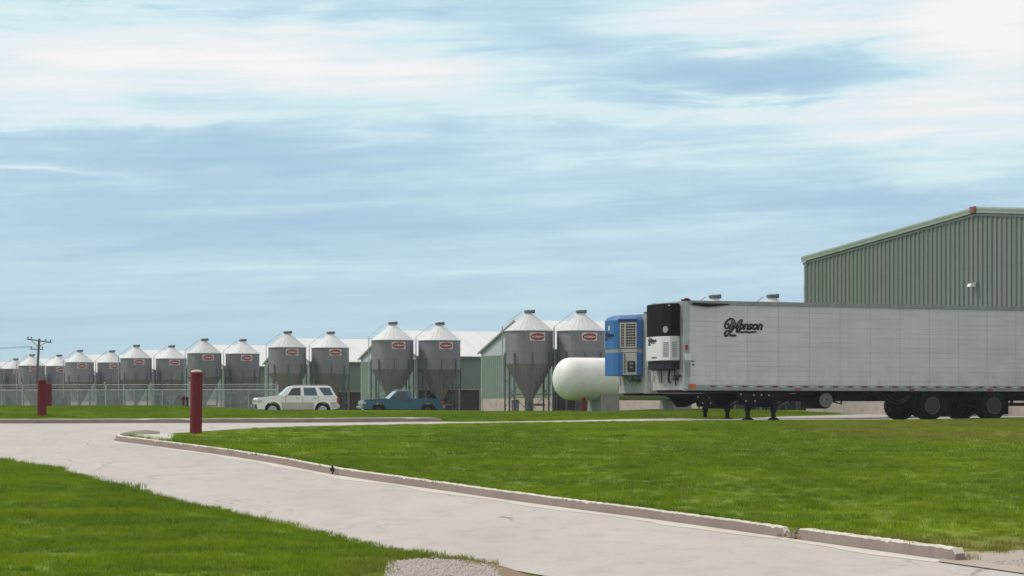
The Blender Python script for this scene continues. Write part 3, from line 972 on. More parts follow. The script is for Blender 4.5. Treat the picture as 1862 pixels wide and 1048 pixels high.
# ------------------------------------------------------------------ feed bins
def bin_proto():
    root = empty('feed_bin', (0, 0, 0))
    Rr = 1.37
    # heights above pad (pad is 0.27 below eye level)
    zc, ze, za = 2.76, 4.65, 5.62      # hopper top, eave, cone end
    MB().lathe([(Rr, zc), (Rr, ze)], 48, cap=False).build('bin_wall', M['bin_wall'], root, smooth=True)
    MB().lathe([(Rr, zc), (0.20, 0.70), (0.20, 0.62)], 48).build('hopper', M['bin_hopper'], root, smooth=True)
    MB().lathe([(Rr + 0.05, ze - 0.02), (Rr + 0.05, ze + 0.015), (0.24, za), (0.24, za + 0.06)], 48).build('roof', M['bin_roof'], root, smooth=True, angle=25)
    lid = MB(); lid.lathe([(0.20, za + 0.06), (0.30, za + 0.10), (0.28, za + 0.20), (0.10, za + 0.24)], 16)
    lid.box(0.16, 0.34, -0.05, 0.05, za + 0.05, za + 0.25)
    lid.build('lid', M['bin_lid'], root)
    bt = MB(); bt.lathe([(0.17, 0.62), (0.17, 0.3), (0.24, 0.28), (0.24, 0.0)], 14)
    bt.tube([(0, 0, 0.45), (0.9, 0.5, 0.45)], 0.06)
    bt.build('unloading_boot', M['bin_lid'], root, smooth=True)
    for k in range(8):
        a = 2 * PI * k / 8 + R(8)
        c, s_ = math.cos(a), math.sin(a)
        m_ = MB()
        rr = Rr + 0.045
        z1 = 3.42
        # angle section leg
        for (o1, w1, d1) in ((0, 0.085, 0.03), (-0.03, 0.03, 0.085)):
            pts = []
            tx, ty = -s_, c
            for z in (-0.15, z1):
                for (da, db) in ((-w1 / 2, -d1 / 2), (w1 / 2, -d1 / 2), (w1 / 2, d1 / 2), (-w1 / 2, d1 / 2)):
                    q = rr + o1 + db
                    pts.append((c * q + tx * da, s_ * q + ty * da, z))
            m_.add(pts, [(0, 3, 2, 1), (4, 5, 6, 7), (0, 1, 5, 4), (1, 2, 6, 5), (2, 3, 7, 6), (3, 0, 4, 7)])
        m_.build('leg', M['bin_leg'], root)
    br = MB()
    for k in range(8):
        a0, a1 = 2 * PI * k / 8 + R(8), 2 * PI * (k + 1) / 8 + R(8)
        p0 = lambda z, a=a0: (math.cos(a) * (Rr + .03), math.sin(a) * (Rr + .03), z)
        p1 = lambda z, a=a1: (math.cos(a) * (Rr + .03), math.sin(a) * (Rr + .03), z)
        if k % 2 == 0:
            br.tube([p0(0.25), p1(1.15)], 0.017, 5); br.tube([p1(1.05), p0(1.95)], 0.017, 5)
        br.tube([p0(1.05), p1(1.05)], 0.017, 5)
    br.build('cross_brace', M['bin_leg'], root)
    ld = MB()
    la = R(186)
    c, s_ = math.cos(la), math.sin(la)
    def L(off, r, z): return (c * r - s_ * off, s_ * r + c * off, z)
    for off in (-0.18, 0.18):
        ld.tube([L(off, Rr + 0.16, 1.2), L(off, Rr + 0.16, ze + 0.25), L(off, 0.45, za + 0.12)], 0.022, 5)
    z = 1.3
    while z < ze + .2:
        ld.tube([L(-.18, Rr + .16, z), L(.18, Rr + .16, z)], 0.014, 4); z += 0.3
    for k in range(5):
        f = (k + .5) / 5
        ld.tube([L(-.18, (Rr + .16) * (1 - f) + .45 * f, ze + .25 + (za - ze - .13) * f), L(.18, (Rr + .16) * (1 - f) + .45 * f, ze + .25 + (za - ze - .13) * f)], 0.014, 4)
    ld.build('ladder', M['fence'], root)
    # maker's plate bent round the wall: pale rectangle, red lozenge, pale band
    def patch(mb, f_w, h0, h1, dr, n=12, lz=False):
        ca = R(-90 + 21)
        for i in range(n):
            t0, t1 = -1 + 2 * i / n, -1 + 2 * (i + 1) / n
            q = []
            for t_, e in ((t0, 0), (t1, 0), (t1, 1), (t0, 1)):
                hz = (h1 - h0) / 2
                k = math.sqrt(max(0, 1 - t_ * t_)) if lz else 1
                zz = (h0 + h1) / 2 + (hz * k if e else -hz * k)
                a = ca + t_ * f_w / Rr
                q.append((math.cos(a) * (Rr + dr), math.sin(a) * (Rr + dr), zz))
            mb.add(q, [(0, 1, 2, 3)])
    p = MB(); patch(p, 0.47, ze - 0.58, ze - 0.12, 0.010)
    p.mat(1); patch(p, 0.44, ze - 0.55, ze - 0.15, 0.018, lz=True)
    p.mat(0); patch(p, 0.16, ze - 0.40, ze - 0.31, 0.026); 
    for sx in (-0.27, 0.27):
        ca = R(-90 + 21) + sx / Rr
        q = [(math.cos(ca + d / Rr) * (Rr + .026), math.sin(ca + d / Rr) * (Rr + .026), zz) for d, zz in ((-.07, ze - .38), (.07, ze - .38), (.07, ze - .32), (-.07, ze - .32))]
        p.add(q, [(0, 1, 2, 3)])
    p.build('maker_plate', [M['logo_pink'], M['logo_red']], root)
    return root

DX, DY = -8.6, 18.1
bin_px = [  # (pixel x of the axis, depth, label)
    (1299, 114.0, 'feed bin behind the long trailer, only its lid showing above the lettering'),
    (1404, 113.6, 'feed bin behind the long trailer, lid showing midway between the lettering and green hall'),
    (962, 131.8, 'large grey feed bin beside the dark trash can, just left of the white tank'),
    (1056, 131.9, 'large grey feed bin standing right behind the domed end of the white tank'),
    (713.5, 150.0, 'grey feed bin standing behind the cab of the blue pickup'),
    (799, 150.6, 'grey feed bin standing behind the cargo bed of the blue pickup'),
    (522.5, 168.0, 'grey feed bin rising behind the windscreen half of the white parked car'),
    (600.5, 169.0, 'grey feed bin rising behind the rear end of the white parked car'),
    (371.5, 186.0, 'grey feed bin directly behind the tall maroon bollard'),
    (441, 187.5, 'grey feed bin between the tall bollard and the bonnet of the white car'),
    (247.5, 204.5, 'grey feed bin behind the fence, second bin left of the small two-post marker'),
    (311.5, 206.0, 'grey feed bin behind the fence, just left above the small two-post marker'),
    (144.5, 222.5, 'far grey feed bin, second one right of the two short bollards'),
    (203, 224.0, 'far grey feed bin, third one right of the two short bollards'),
    (57.5, 240.6, 'far grey feed bin with the utility pole standing in front of it'),
    (107, 242.5, 'far grey feed bin just right of the two short maroon bollards'),
    (-17, 258.5, 'far grey feed bin cut off by the left edge of the photo'),
    (28, 260.5, 'far grey feed bin left of the utility pole, half hidden by its neighbour')]
bproto = bin_proto()
cm = child_map()
for i, (px, D, lab) in enumerate(bin_px):
    o = bproto if i == 0 else copy_tree(bproto, cm)
    o.location = (ppx(px, D), D, CAMZ - 0.27)
    tag(o, lab, 'feed bin', 'galvanised feed bins in pairs along the barns')

# ------------------------------------------------------------------ barns
A24 = R(24)
U24 = Vector((math.cos(A24), math.sin(A24), 0)); V24 = Vector((-math.sin(A24), math.cos(A24), 0))
def barn_proto():
    root = empty('barn', (0, 0, 0))
    Lb, W = 46.0, 10.4
    e, rg = 3.78, 5.52       # eave, ridge above pad
    # gable walls: base boards, green siding, pale gable
    for (x0, x1) in ((0.0, 0.12), (Lb - 0.12, Lb)):
        m_ = MB()
        m_.box(x0, x1, 0.0, W, -0.4, 0.88)
        m_.build('base_wall', M['barn_base'], root)
        m_ = MB(); m_.box(x0 - 0.02, x1 + 0.02, 0.0, W, 0.883, 3.50)
        for k in range(int(W / 0.3)):
            m_.box(x0 - 0.035 if x0 == 0 else x1 + 0.02, x0 - 0.02 if x0 == 0 else x1 + 0.035, 0.15 + k * .3, 0.19 + k * .3, 0.9, 3.48)
        m_.build('end_wall', M['barn_green'], root)
        m_ = MB()
        m_.add([(x0 - .01, 0, 3.503), (x0 - .01, W, 3.503), (x0 - .01, W, e), (x0 - .01, W / 2, rg - .03), (x0 - .01, 0, e),
                (x1 + .01, 0, 3.503), (x1 + .01, W, 3.503), (x1 + .01, W, e), (x1 + .01, W / 2, rg - .03), (x1 + .01, 0, e)],
               [(0, 1, 2, 3, 4), (9, 8, 7, 6, 5), (0, 5, 6, 1), (1, 6, 7, 2), (4, 9, 5, 0), (2, 7, 8, 3), (3, 8, 9, 4)])
        m_.build('gable', M['barn_grey'], root)
    for y0, y1, s_ in ((0.0, 0.12, -1), (W - .12, W, 1)):
        m_ = MB(); m_.box(0.14, Lb - .14, y0, y1, 1.50, e - .02)
        m_.build('side_wall', M['barn_green'], root)
        m_ = MB(); m_.box(0.14, Lb - .14, y0 + (.10 if s_ < 0 else -.04), y1 + (.04 if s_ < 0 else -.10), 0.12, 1.50)
        m_.build('curtain', M['barn_dark'], root)
        m_ = MB(); m_.box(0.14, Lb - .14, y0 - .03, y1 + .03, -0.4, 0.115)
        m_.build('sill', M['barn_base'], root)
        m_ = MB()
        x = 1.5
        while x < Lb - .5:
            m_.box(x, x + .09, y0 - .02 if s_ < 0 else y1 - .1, y0 + .09 if s_ < 0 else y1 + .02, 0.118, 1.497)
            x += 1.52
        m_.box(0.14, Lb - .14, (y0 - .035) if s_ < 0 else y1 + .002, (y0 - .002) if s_ < 0 else y1 + .035, 1.46, 1.52)
        m_.build('wall_posts', M['barn_post'], root)
    for s_ in (0, 1):
        y_e = -0.35 if s_ == 0 else W + .35
        ze_ = e - .35 * (rg - e) / (W / 2)
        yr = W / 2 - .005 if s_ == 0 else W / 2 + .005
        m_ = MB()
        vs_ = [(-.12, y_e, ze_), (Lb + .12, y_e, ze_), (Lb + .12, yr, rg), (-.12, yr, rg)]
        vs_ += [(a, b, c + .06) for a, b, c in vs_]
        m_.add(vs_, [(0, 1, 2, 3), (4, 7, 6, 5), (0, 4, 5, 1), (1, 5, 6, 2), (2, 6, 7, 3), (3, 7, 4, 0)])
        # standing ribs
        k = 0
        x = 0.2
        while x < Lb:
            m_.add([(x, y_e, ze_ + .062), (x + .05, y_e, ze_ + .062), (x + .05, yr, rg + .062), (x, yr, rg + .062),
                    (x, y_e, ze_ + .085), (x + .05, y_e, ze_ + .085), (x + .05, yr, rg + .085), (x, yr, rg + .085)],
                   [(4, 5, 6, 7), (0, 1, 5, 4), (1, 2, 6, 5), (3, 0, 4, 7)])
            x += 0.9
        m_.build('roof', M['barn_roof'], root)
    tr = MB()
    for x0, x1 in ((-.16, -.125), (Lb + .125, Lb + .16)):
        for s_ in (0, 1):
            y_e = -0.38 if s_ == 0 else W + .38
            ze_ = e - .38 * (rg - e) / (W / 2)
            q = [(y_e, ze_ - .05), (W / 2, rg - .05), (W / 2, rg + .07), (y_e, ze_ + .07)]
            tr.add([(x0, a, b) for a, b in q] + [(x1, a, b) for a, b in q], [(0, 1, 2, 3), (7, 6, 5, 4), (0, 4, 5, 1), (1, 5, 6, 2), (2, 6, 7, 3), (3, 7, 4, 0)])
    tr.build('rake_trim', M['alu_dull'], root)
    tr = MB()
    for (cx_, cy_) in ((-.05, -.05), (-.05, W - .02)):
        tr.box(cx_, cx_ + .12, cy_, cy_ + .07, -.3, 3.7)
    tr.build('corner_trim', M['barn_trim'], root)
    return root
barn_labels = [
    'white roofed barn hidden behind the two trailers, pale base wall showing under them',
    'green barn with pale gable and beige base, nearest one fully seen, behind the white tank',
    'green barn with white roof behind the blue pickup',
    'green barn with white roof behind the rear of the white car',
    'green barn with white roof behind the bin pair at the tall bollard',
    'far barn gable showing between the bins above the two-post marker',
    'far barn gable showing between bins, second from the utility pole',
    'far barn gable showing just right of the utility pole',
    'farthest barn, a sliver of gable left of the utility pole']
kproto = barn_proto()
cm = child_map()
for k in range(9):
    D = 135.0 + DY * (k - 1)
    pxc = [1288, 1004.5, 757, 562, 406.5, 278.5, 174.5, 83.5, 8][k]
    o = kproto if k == 0 else copy_tree(kproto, cm)
    o.location = (ppx(pxc, D), D, CAMZ - 0.27)
    o.rotation_euler = (0, 0, A24)
    tag(o, barn_labels[k], 'barn', 'green livestock barns in a row')

# ------------------------------------------------------------------ green hall on the right
def hall():
    W2 = 13.33
    root = empty('warehouse', (13.5, 106.0, CAMZ - 0.3), A24 - R(90))
    # local x runs along the gable wall towards the camera, local y into the building
    he, hp = 7.17, 8.38
    Ld = 36.0
    L = 2 * W2
    def top(x): return he + (hp - he) * (1 - abs(x - W2) / W2)
    MB().box(0, L, 0.0, 0.25, -0.6, 1.02).build('base_wall', M['hall_base'], root)
    m_ = MB()
    m_.add([(0, -.03, 1.025), (L, -.03, 1.025), (L, -.03, he), (W2, -.03, hp), (0, -.03, he),
            (0, .22, 1.025), (L, .22, 1.025), (L, .22, he), (W2, .22, hp), (0, .22, he)],
           [(0, 1, 2, 3, 4), (9, 8, 7, 6, 5), (0, 5, 6, 1), (1, 6, 7, 2), (2, 7, 8, 3), (3, 8, 9, 4), (4, 9, 5, 0)])
    x = 0.10
    while x < L - .1:
        zt0, zt1 = top(x) - .02, top(x + .1) - .02
        b0, b1, d = x, x + .12, -.032
        m_.add([(b0, d, 1.03), (b0 + .03, d - .055, 1.03), (b1 - .03, d - .055, 1.03), (b1, d, 1.03),
                (b0, d, zt0), (b0 + .03, d - .055, zt0), (b1 - .03, d - .055, zt1), (b1, d, zt1)],
               [(0, 1, 5, 4), (1, 2, 6, 5), (2, 3, 7, 6), (0, 3, 2, 1), (4, 5, 6, 7)])
        x += .322
    m_.build('gable_wall', M['hall_sheet'], root)
    for x0, x1 in ((0, .25), (L - .25, L)):
        MB().box(x0, x1, .26, Ld, -.6, he - .02).build('side_wall', M['hall_green'], root)
    MB().box(.26, L - .26, Ld - .25, Ld, -.6, he).build('back_wall', M['hall_green'], root)
    for s_ in (0, 1):
        m_ = MB()
        xe, xr = (-.14, W2 - .004) if s_ == 0 else (L + .14, W2 + .004)
        zz = he - .14 * (hp - he) / W2 + .01
        q = [(xe, -.12, zz), (xr, -.12, hp + .01), (xr, Ld + .3, hp + .01), (xe, Ld + .3, zz)]
        m_.add(q + [(a, b, c + .08) for a, b, c in q], [(0, 1, 2, 3), (7, 6, 5, 4), (0, 4, 5, 1), (1, 5, 6, 2), (2, 6, 7, 3), (3, 7, 4, 0)])
        m_.build('roof', M['hall_trim_light'], root)
        # rake trim: dark green board with pale lower band
        for (z0, z1, y0, nm) in ((.005, .07, -.19, 'hall_trim_light'), (-.075, .002, -.185, 'hall_trim'), (-.17, -.078, -.18, 'hall_trim_mid')):
            m_ = MB()
            q = [(xe, zz + z0), (xr, hp + .01 + z0), (xr, hp + .01 + z1), (xe, zz + z1)]
            m_.add([(a, y0, b) for a, b in q] + [(a, y0 + .06, b) for a, b in q], [(0, 1, 2, 3), (7, 6, 5, 4), (0, 4, 5, 1), (1, 5, 6, 2), (2, 6, 7, 3), (3, 7, 4, 0)])
            m_.build('rake_trim', M[nm], root)
        m_ = MB()
        q = [(xe, zz - .29), (xr, hp - .28), (xr, hp - .185), (xe, zz - .195)]
        m_.add([(a, -.10, b) for a, b in q] + [(a, -.035, b) for a, b in q], [(0, 1, 2, 3), (7, 6, 5, 4), (0, 4, 5, 1), (1, 5, 6, 2), (2, 6, 7, 3), (3, 7, 4, 0)])
        m_.build('rake_flashing', M['hall_trim'], root)
    MB().box(W2 - .24, W2 + .12, -.25, -.125, hp - .16, hp + .10).build('ridge_cap', M['red_cap'], root, bevel=.03)
    MB().box(-.03, .09, -.10, -.035, .9, he - .3).build('corner_trim', M['hall_trim'], root)
    lf = MB().box(W2 - .10, W2 + .10, -.16, -.09, 5.20, 5.42).build('wall_light', M['hall_trim'], root)
    lh = MB(); lh.add([(W2 - .28, -.36, 5.22), (W2 + .02, -.36, 5.22), (W2 + .02, -.16, 5.22), (W2 - .28, -.16, 5.22),
                       (W2 - .24, -.32, 5.35), (W2 - .02, -.32, 5.35), (W2 - .02, -.16, 5.35), (W2 - .24, -.16, 5.35)],
                      [(0, 3, 2, 1), (4, 5, 6, 7), (0, 1, 5, 4), (1, 2, 6, 5), (2, 3, 7, 6), (3, 0, 4, 7)])
    lh.build('lamp_housing', M['lamp_white'], lf, bevel=.02)
    # loading doors behind the trailers
    for xc in (10.6, 20.6):
        MB().box(xc - 1.5, xc + 1.5, -.12, -.04, 0.9, 4.4).build('dock_door', M['unit_white'], root)
    tag(root, 'tall green ribbed metal warehouse with shallow gable and small wall light, at right', 'warehouse')
hall()

# ------------------------------------------------------------------ logo lettering
def text_mesh(body, size, offset, shear, extr, space=1.0):
    cu = bpy.data.curves.new('t', 'FONT'); cu.body = body; cu.size = size; cu.offset = offset
    cu.shear = shear; cu.extrude = extr; cu.space_character = space; cu.resolution_u = 3
    o = bpy.data.objects.new('t', cu); COL.objects.link(o)
    bpy.context.view_layer.update()
    me = bpy.data.meshes.new_from_object(o.evaluated_get(bpy.context.evaluated_depsgraph_get()))
    vs_ = [tuple(v_.co) for v_ in me.vertices]; fs_ = [tuple(p.vertices) for p in me.polygons]
    bpy.data.objects.remove(o); bpy.data.curves.remove(cu); bpy.data.meshes.remove(me)
    return vs_, fs_
def logo(name, parent, width, place, inks=('ink', 'grey_letter')):
    """word with swashed capital; place(u, v, w) maps logo plane to local space"""
    k = width / 1.38
    layers = []
    def stroke(pts, r, d):
        vs_, fs_ = [], []
        n = len(pts)
        for i, p in enumerate(pts):
            a = Vector(pts[max(0, i - 1)]); b = Vector(pts[min(n - 1, i + 1)])
            t_ = (b - a).normalized(); nn = Vector((-t_.y, t_.x)); rr = r[i] if isinstance(r, (list, tuple)) else r
            for s_ in (1, -1):
                for dd in (0, d): vs_.append((p[0] + nn.x * rr * s_, p[1] + nn.y * rr * s_, dd))
        for i in range(n - 1):
            q = i * 4
            fs_ += [(q, q + 4, q + 5, q + 1), (q + 2, q + 3, q + 7, q + 6), (q + 1, q + 5, q + 7, q + 3), (q, q + 2, q + 6, q + 4)]
        fs_ += [(0, 1, 3, 2), (4 * n - 4, 4 * n - 2, 4 * n - 1, 4 * n - 3)]
        return vs_, fs_
    mb = MB()
    def put(vf, dx_=0, dy_=0, dz_=0):
        mb.add([place((a + dx_) * k, (b + dy_) * k, (c + dz_) * 1.0) for a, b, c in vf[0]], vf[1])
    put(text_mesh('M', .56, .036, .30, .004), .22, -.06)
    put(text_mesh('onson', .40, .015, .30, .004, .92), .56, .03)
    put(text_mesh('onson', .40, .010, .30, .004, .92), .572, .018)
    # swash, tail and underline
    put(stroke([(.42, .36), (.28, .37), (.14, .27), (.08, .15), (.11, .05), (.20, .05), (.26, .14), (.22, .22), (.16, .16)], .036, .005))
    put(stroke([(.24, -.02), (.14, -.05), (.09, -.12), (.12, -.20), (.20, -.19), (.22, -.10)], [.02, .04, .055, .055, .035, .02], .005))
    put(stroke([(.27, -.06), (.29, -.18), (.40, -.19), (.52, -.18)], [.025, .045, .04, .035], .005))
    put(stroke([(.50, -.06), (.62, -.055), (.74, -.075), (.88, -.055), (1.02, -.075), (1.16, -.06), (1.30, -.05)], [.025, .034, .031, .034, .031, .034, .018], .005))
    ob_ = mb.build(name, M[inks[0]], parent)
    mb = MB()
    put(text_mesh('M', .56, -.012, .30, .002), .205, -.045, .009)
    put(text_mesh('onson', .40, -.014, .30, .002, .92), .552, .040, .009)
    mb.build('letter_fill', M[inks[1]], ob_)
    return ob_

# ------------------------------------------------------------------ trailers
def wheel(parent, x, y0, y1, zc, r, rimr, mt='rim', out=-1, name='wheel', hub=True, dish=.06):
    """wheel with its axis across the vehicle, between y0 and y1; out = side its face shows"""
    wroot = empty(name, (0, 0, 0)); wroot.parent = parent
    y_out, y_in = (y0, y1) if out < 0 else (y1, y0)
    d = 1 if y_in > y_out else -1
    wd = abs(y1 - y0)
    prof = [(rimr, 0.02), (rimr + .02, 0), (r * .93, 0.01), (r, .05), (r, wd - .05), (r * .93, wd - .01), (rimr, wd)]
    mb = MB(); mb.lathe([(p[0], y_out + d * p[1]) for p in prof], 36, (x, 0, zc), 'y', cap=False)
    for k in range(36):
        a = 2 * PI * k / 36
        c, s_ = math.cos(a), math.sin(a)
        q = [(x + c * rr + (-s_) * tt, y_out + d * yy, zc + s_ * rr + c * tt) for rr in (r - .01, r + .007) for tt in (-.02, .02) for yy in (.04, wd - .04)]
        mb.add(q, [(4, 6, 7, 5), (0, 4, 5, 1), (2, 3, 7, 6), (0, 2, 6, 4), (1, 5, 7, 3)])
    mb.build('tyre', M['rubber'], wroot, smooth=True, angle=40)
    mb = MB()
    mb.lathe([(rimr + .015, y_out + d * .005), (rimr * .96, y_out + d * dish), (rimr * .80, y_out + d * (dish + .03)), (rimr * .5, y_out + d * (dish - .02)), (rimr * .42, y_out + d * (dish - .05)), (.02, y_out + d * (dish - .06))], 28, (x, 0, zc), 'y', cap=True)
    if hub:
        for k in range(8):
            a = 2 * PI * k / 8
            mb.cbox((x + math.cos(a) * rimr * .66, y_out + d * dish, zc + math.sin(a) * rimr * .66), (.05, .05, .05))
    rim_o = mb.build('rim', M[mt], wroot, smooth=True, angle=35)
    if dish > .1:
        MB().lathe([(rimr + .012, y_out + d * .003), (rimr - .012, y_out + d * .006), (rimr - .015, y_out + d * .05)], 28, (x, 0, zc), 'y', cap=False).build('rim_lip', M['lip'], wroot, smooth=True)
    return wroot

def trailer(loc, yaw, L, axles, leg_x, side_logo, unit, label, wheel_drop=0.05, tank_x=None, gz=0.0):
    root = empty('semi_trailer', loc, yaw)
    Wd = 2.6; z0, z1 = 1.03, 4.10
    body = MB().box(.06, L, 0.02, Wd - .02, z0 + .16, z1 - .07).build('cargo_box', M['trailer_side'], root, bevel=.02)
    MB().box(.02, L + .01, .01, Wd - .01, z1 - .066, z1).build('roof', M['alu'], root, bevel=.015)
    for y0, y1 in ((-.015, .03), (Wd - .03, Wd + .015)):
        MB().box(.12, L, y0, y1, z1 - .12, z1 + .012).build('top_rail', M['alu_dull'], root)
        MB().box(.12, L, y0, y1, z0, z0 + .19).build('bottom_rail', M['alu_dull'], root)
    fw = MB(); fw.box(0, .055, .04, Wd - .04, z0 + .02, z1 - .07)
    for yy in (.62, 1.3, 1.98): fw.box(-.02, 0, yy, yy + .05, z0 + .05, z1 - .1)
    fw.box(-.03, 0, .05, Wd - .05, z0 + .02, z0 + .32)
    fw.build('front_wall', M['front_wall'], root)
    for y0 in (-.01, Wd - .19):
        MB().box(-.03, .20, y0, y0 + .20, z0 - .01, z1 + .02).build('corner_post', M['alu'], root, bevel=.05)
    cl = MB(); cl.box(-.04, .22, -.025, .20, z1 + .0, z1 + .05)
    cl.tube([(.3, -.02, z1 - .10), (.9, -.03, z1 - .14), (1.7, -.02, z1 - .10)], [.05, .07, .02], 6)
    cl.build('roof_cap', M['chassis'], root)
    # tape and lamps along the near and far bottom rail
    for ys in (-.022, Wd + .016):
        tp = MB()
        x = 1.0
        while x < L - .3:
            tp.mat(0); tp.box(x, x + .19, ys, ys + .006, z0 + .115, z0 + .165)
            tp.mat(1); tp.box(x + .30, x + .47, ys, ys + .006, z0 + .125, z0 + .160)
            x += .60
        tp.build('reflective_tape', [M['tape_red'], M['tape_white']], root)
    MB().box(.16, .42, -.05, -.016, z0 + .08, z0 + .22).build('marker_light', M['orange'], root, bevel=.01)
    MB().box(.02, .16, -.03, .06, z1 + .05, z1 + .09).build('marker_light', M['red_lens'], root, bevel=.01)
    for x in (4.3, 8.9, 12.2, L - .3):
        if x < L: MB().box(x, x + .20, -.045, -.016, z0 + .03, z0 + .085).build('marker_light', M['red_lens'], root, bevel=.008)
    # document box and gauge on the corner
    MB().box(.0, .24, -.06, -.012, 2.06, 2.28).build('document_box', M['unit_white'], root, bevel=.01)
    MB().box(.03, .12, -.05, -.012, 2.42, 2.58).build('marker_light', M['red_lens'], root, bevel=.01)
    MB().box(.30, .38, .012, .021, 1.88, 1.93).build('decal', M['ink'], root)
    MB().box(.26, .40, .012, .021, 2.02, 2.05).build('decal', M['ink'], root)
    MB().box(.05, .20, -.04, -.012, 1.5, 2.0).build('rub_plate', M['alu_dull'], root)
    if side_logo:
        logo('lettering', root, 1.42, lambda a, b, c: (1.46 + a, -.0 - c, 3.12 + b) if False else (1.46 + a, .012 - c, 3.12 + b))
    # underframe
    uf = MB()
    uf.prism([(.12, z0 - .002), (.20, z0 - .07), (5.0, z0 - .09), (5.2, z0 - .002)], .10, 2.50)
    lx = leg_x
    for y0_, y1_ in ((.10, .17), (2.43, 2.50)):
        uf.prism([(lx - 1.75, z0 - .05), (lx - 1.45, z0 - .18), (lx - 1.15, z0 - .52), (lx - .75, z0 - .52), (lx - .45, z0 - .38), (lx - .25, z0 - .30), (lx + .5, z0 - .14), (lx + .6, z0 - .05)], y0_, y1_)
    uf.prism([(lx - .7, z0 - .05), (lx - .6, z0 - .50), (lx + .2, z0 - .50), (lx + .5, z0 - .05)], .8, 1.8)
    for x in np.arange(6, L - .3, .61):
        uf.box(x, x + .06, .05, Wd - .05, z0 - .10, z0 + .02)
    uf.build('underframe', M['chassis'], root)
    bolts = MB()
    for (x, z) in ((lx - 1.4, z0 - .13), (lx - 1.2, z0 - .36), (lx - .85, z0 - .36), (lx - .6, z0 - .15), (lx - .9, z0 - .15), (lx - .3, z0 - .16)):
        bolts.lathe([(.030, .094), (.030, .100)], 10, (x, 0, z), 'y')
    bolts.build('bolt_heads', M['alu'], uf_obj := kids(root)[-1])
    MB().box(L - .3, L + .02, .2, Wd - .2, z0 - .06, z0 + .02).build('rear_frame', M['chassis'], root)
    for y in (.75, 1.75):
        MB().box(5.5, L - .1, y, y + .1, z0 - .28, z0 - .11).build('chassis_beam', M['chassis'], root)
    for y in (.34, Wd - .34):
        lg = MB(); lg.box(leg_x - .085, leg_x + .085, y - .085, y + .085, gz + .30, z0 + .02)
        lg.box(leg_x - .06, leg_x + .06, y - .06, y + .06, gz + .05, gz + .32)
        lo = lg.build('landing_leg', M['chassis'], root, bevel=.012)
        ft = MB(); ft.add([(leg_x - .17, y - .17, gz), (leg_x + .17, y - .17, gz), (leg_x + .17, y + .17, gz), (leg_x - .17, y + .17, gz),
                           (leg_x - .09, y - .09, gz + .09), (leg_x + .09, y - .09, gz + .09), (leg_x + .09, y + .09, gz + .09), (leg_x - .09, y + .09, gz + .09)],
                          [(0, 3, 2, 1), (4, 5, 6, 7), (0, 1, 5, 4), (1, 2, 6, 5), (2, 3, 7, 6), (3, 0, 4, 7)])
        ft.build('foot', M['chassis'], lo)
    bc = MB()
    for y in (.34, Wd - .34):
        bc.tube([(leg_x, y, .48), (leg_x + 1.15, y + .1, z0 - .05)], .035, 6)
        bc.tube([(leg_x, y, z0 - .15), (leg_x - .9, y, z0 - .5)], .03, 6)
    bc.tube([(leg_x, .34, .50), (leg_x, Wd - .34, .50)], .045, 6)
    bc.tube([(leg_x, .34, .55), (leg_x, Wd - .34, z0)], .025, 6)
    bc.tube([(leg_x, .34, z0), (leg_x, Wd - .34, .55)], .025, 6)
    bc.build('leg_brace', M['chassis'], root)
    # axles
    for i, ax in enumerate(axles):
        zc = gz + .51
        a_ = MB(); a_.tube([(ax, .2, zc), (ax, Wd - .2, zc)], .075, 10)
        a_.box(ax - .1, ax + .1, .78, .92, zc, z0 - .1); a_.box(ax - .1, ax + .1, 1.68, 1.82, zc, z0 - .1)
        a_.prism([(ax - .7, z0 - .1), (ax - .62, z0 - .5), (ax, zc - .06), (ax + .1, zc + .06), (ax - .45, z0 - .1)], .80, .90)
        a_.prism([(ax - .7, z0 - .1), (ax - .62, z0 - .5), (ax, zc - .06), (ax + .1, zc + .06), (ax - .45, z0 - .1)], 1.70, 1.80)
        a_.build('axle', M['chassis'], root)
        wheel(root, ax, .03, .30, zc, .51, .29, out=-1, dish=.15)
        wheel(root, ax, .34, .61, zc, .51, .29, out=-1)
        wheel(root, ax, Wd - .61, Wd - .34, zc, .51, .29, out=1)
        wheel(root, ax, Wd - .30, Wd - .03, zc, .51, .29, out=1)
    for y in (.08, Wd - .62):
        MB().box(axles[-1] + .62, axles[-1] + .64, y, y + .55, gz + .2, z0 - .02).build('mud_flap', M['rubber'], root)
    sl = MB(); sl.box(axles[0] - .7, L - .3, .70, .84, z0 - .34, z0 - .10); sl.box(axles[0] - .7, L - .3, 1.76, 1.9, z0 - .34, z0 - .10)
    sl.build('axle_slider', M['chassis'], root)
    bp = MB(); bp.box(L - .05, L + .05, .1, Wd - .1, gz + .50, gz + .62); bp.box(L - .05, L + .03, .5, .6, gz + .6, z0); bp.box(L - .05, L + .03, 2.0, 2.1, gz + .6, z0)
    bp.build('rear_bumper', M['chassis'], root)
    dr = MB()
    for y0, y1 in ((.05, Wd / 2 - .01), (Wd / 2 + .01, Wd - .05)): dr.box(L + .002, L + .05, y0, y1, z0 + .17, z1 - .1)
    dr.build('rear_doors', M['trailer_side'], root)
    if tank_x:
        tk = MB(); tk.lathe([(.05, .16), (.27, .18), (.30, .24), (.30, 1.45), (.27, 1.5), (.05, 1.52)], 28, (tank_x, 0, z0 - .33), 'y')
        to = tk.build('fuel_tank', M['chassis'], root, smooth=True, angle=50)
        en = MB(); en.lathe([(.02, .140), (.24, .145), (.262, .165), (.262, .19)], 28, (tank_x, 0, z0 - .33), 'y')
        en.build('tank_end', M['tank_grey'], to, smooth=True)
        MB().lathe([(.04, .125), (.04, .14)], 12, (tank_x + .02, 0, z0 - .30), 'y').build('filler_cap', M['black'], to)
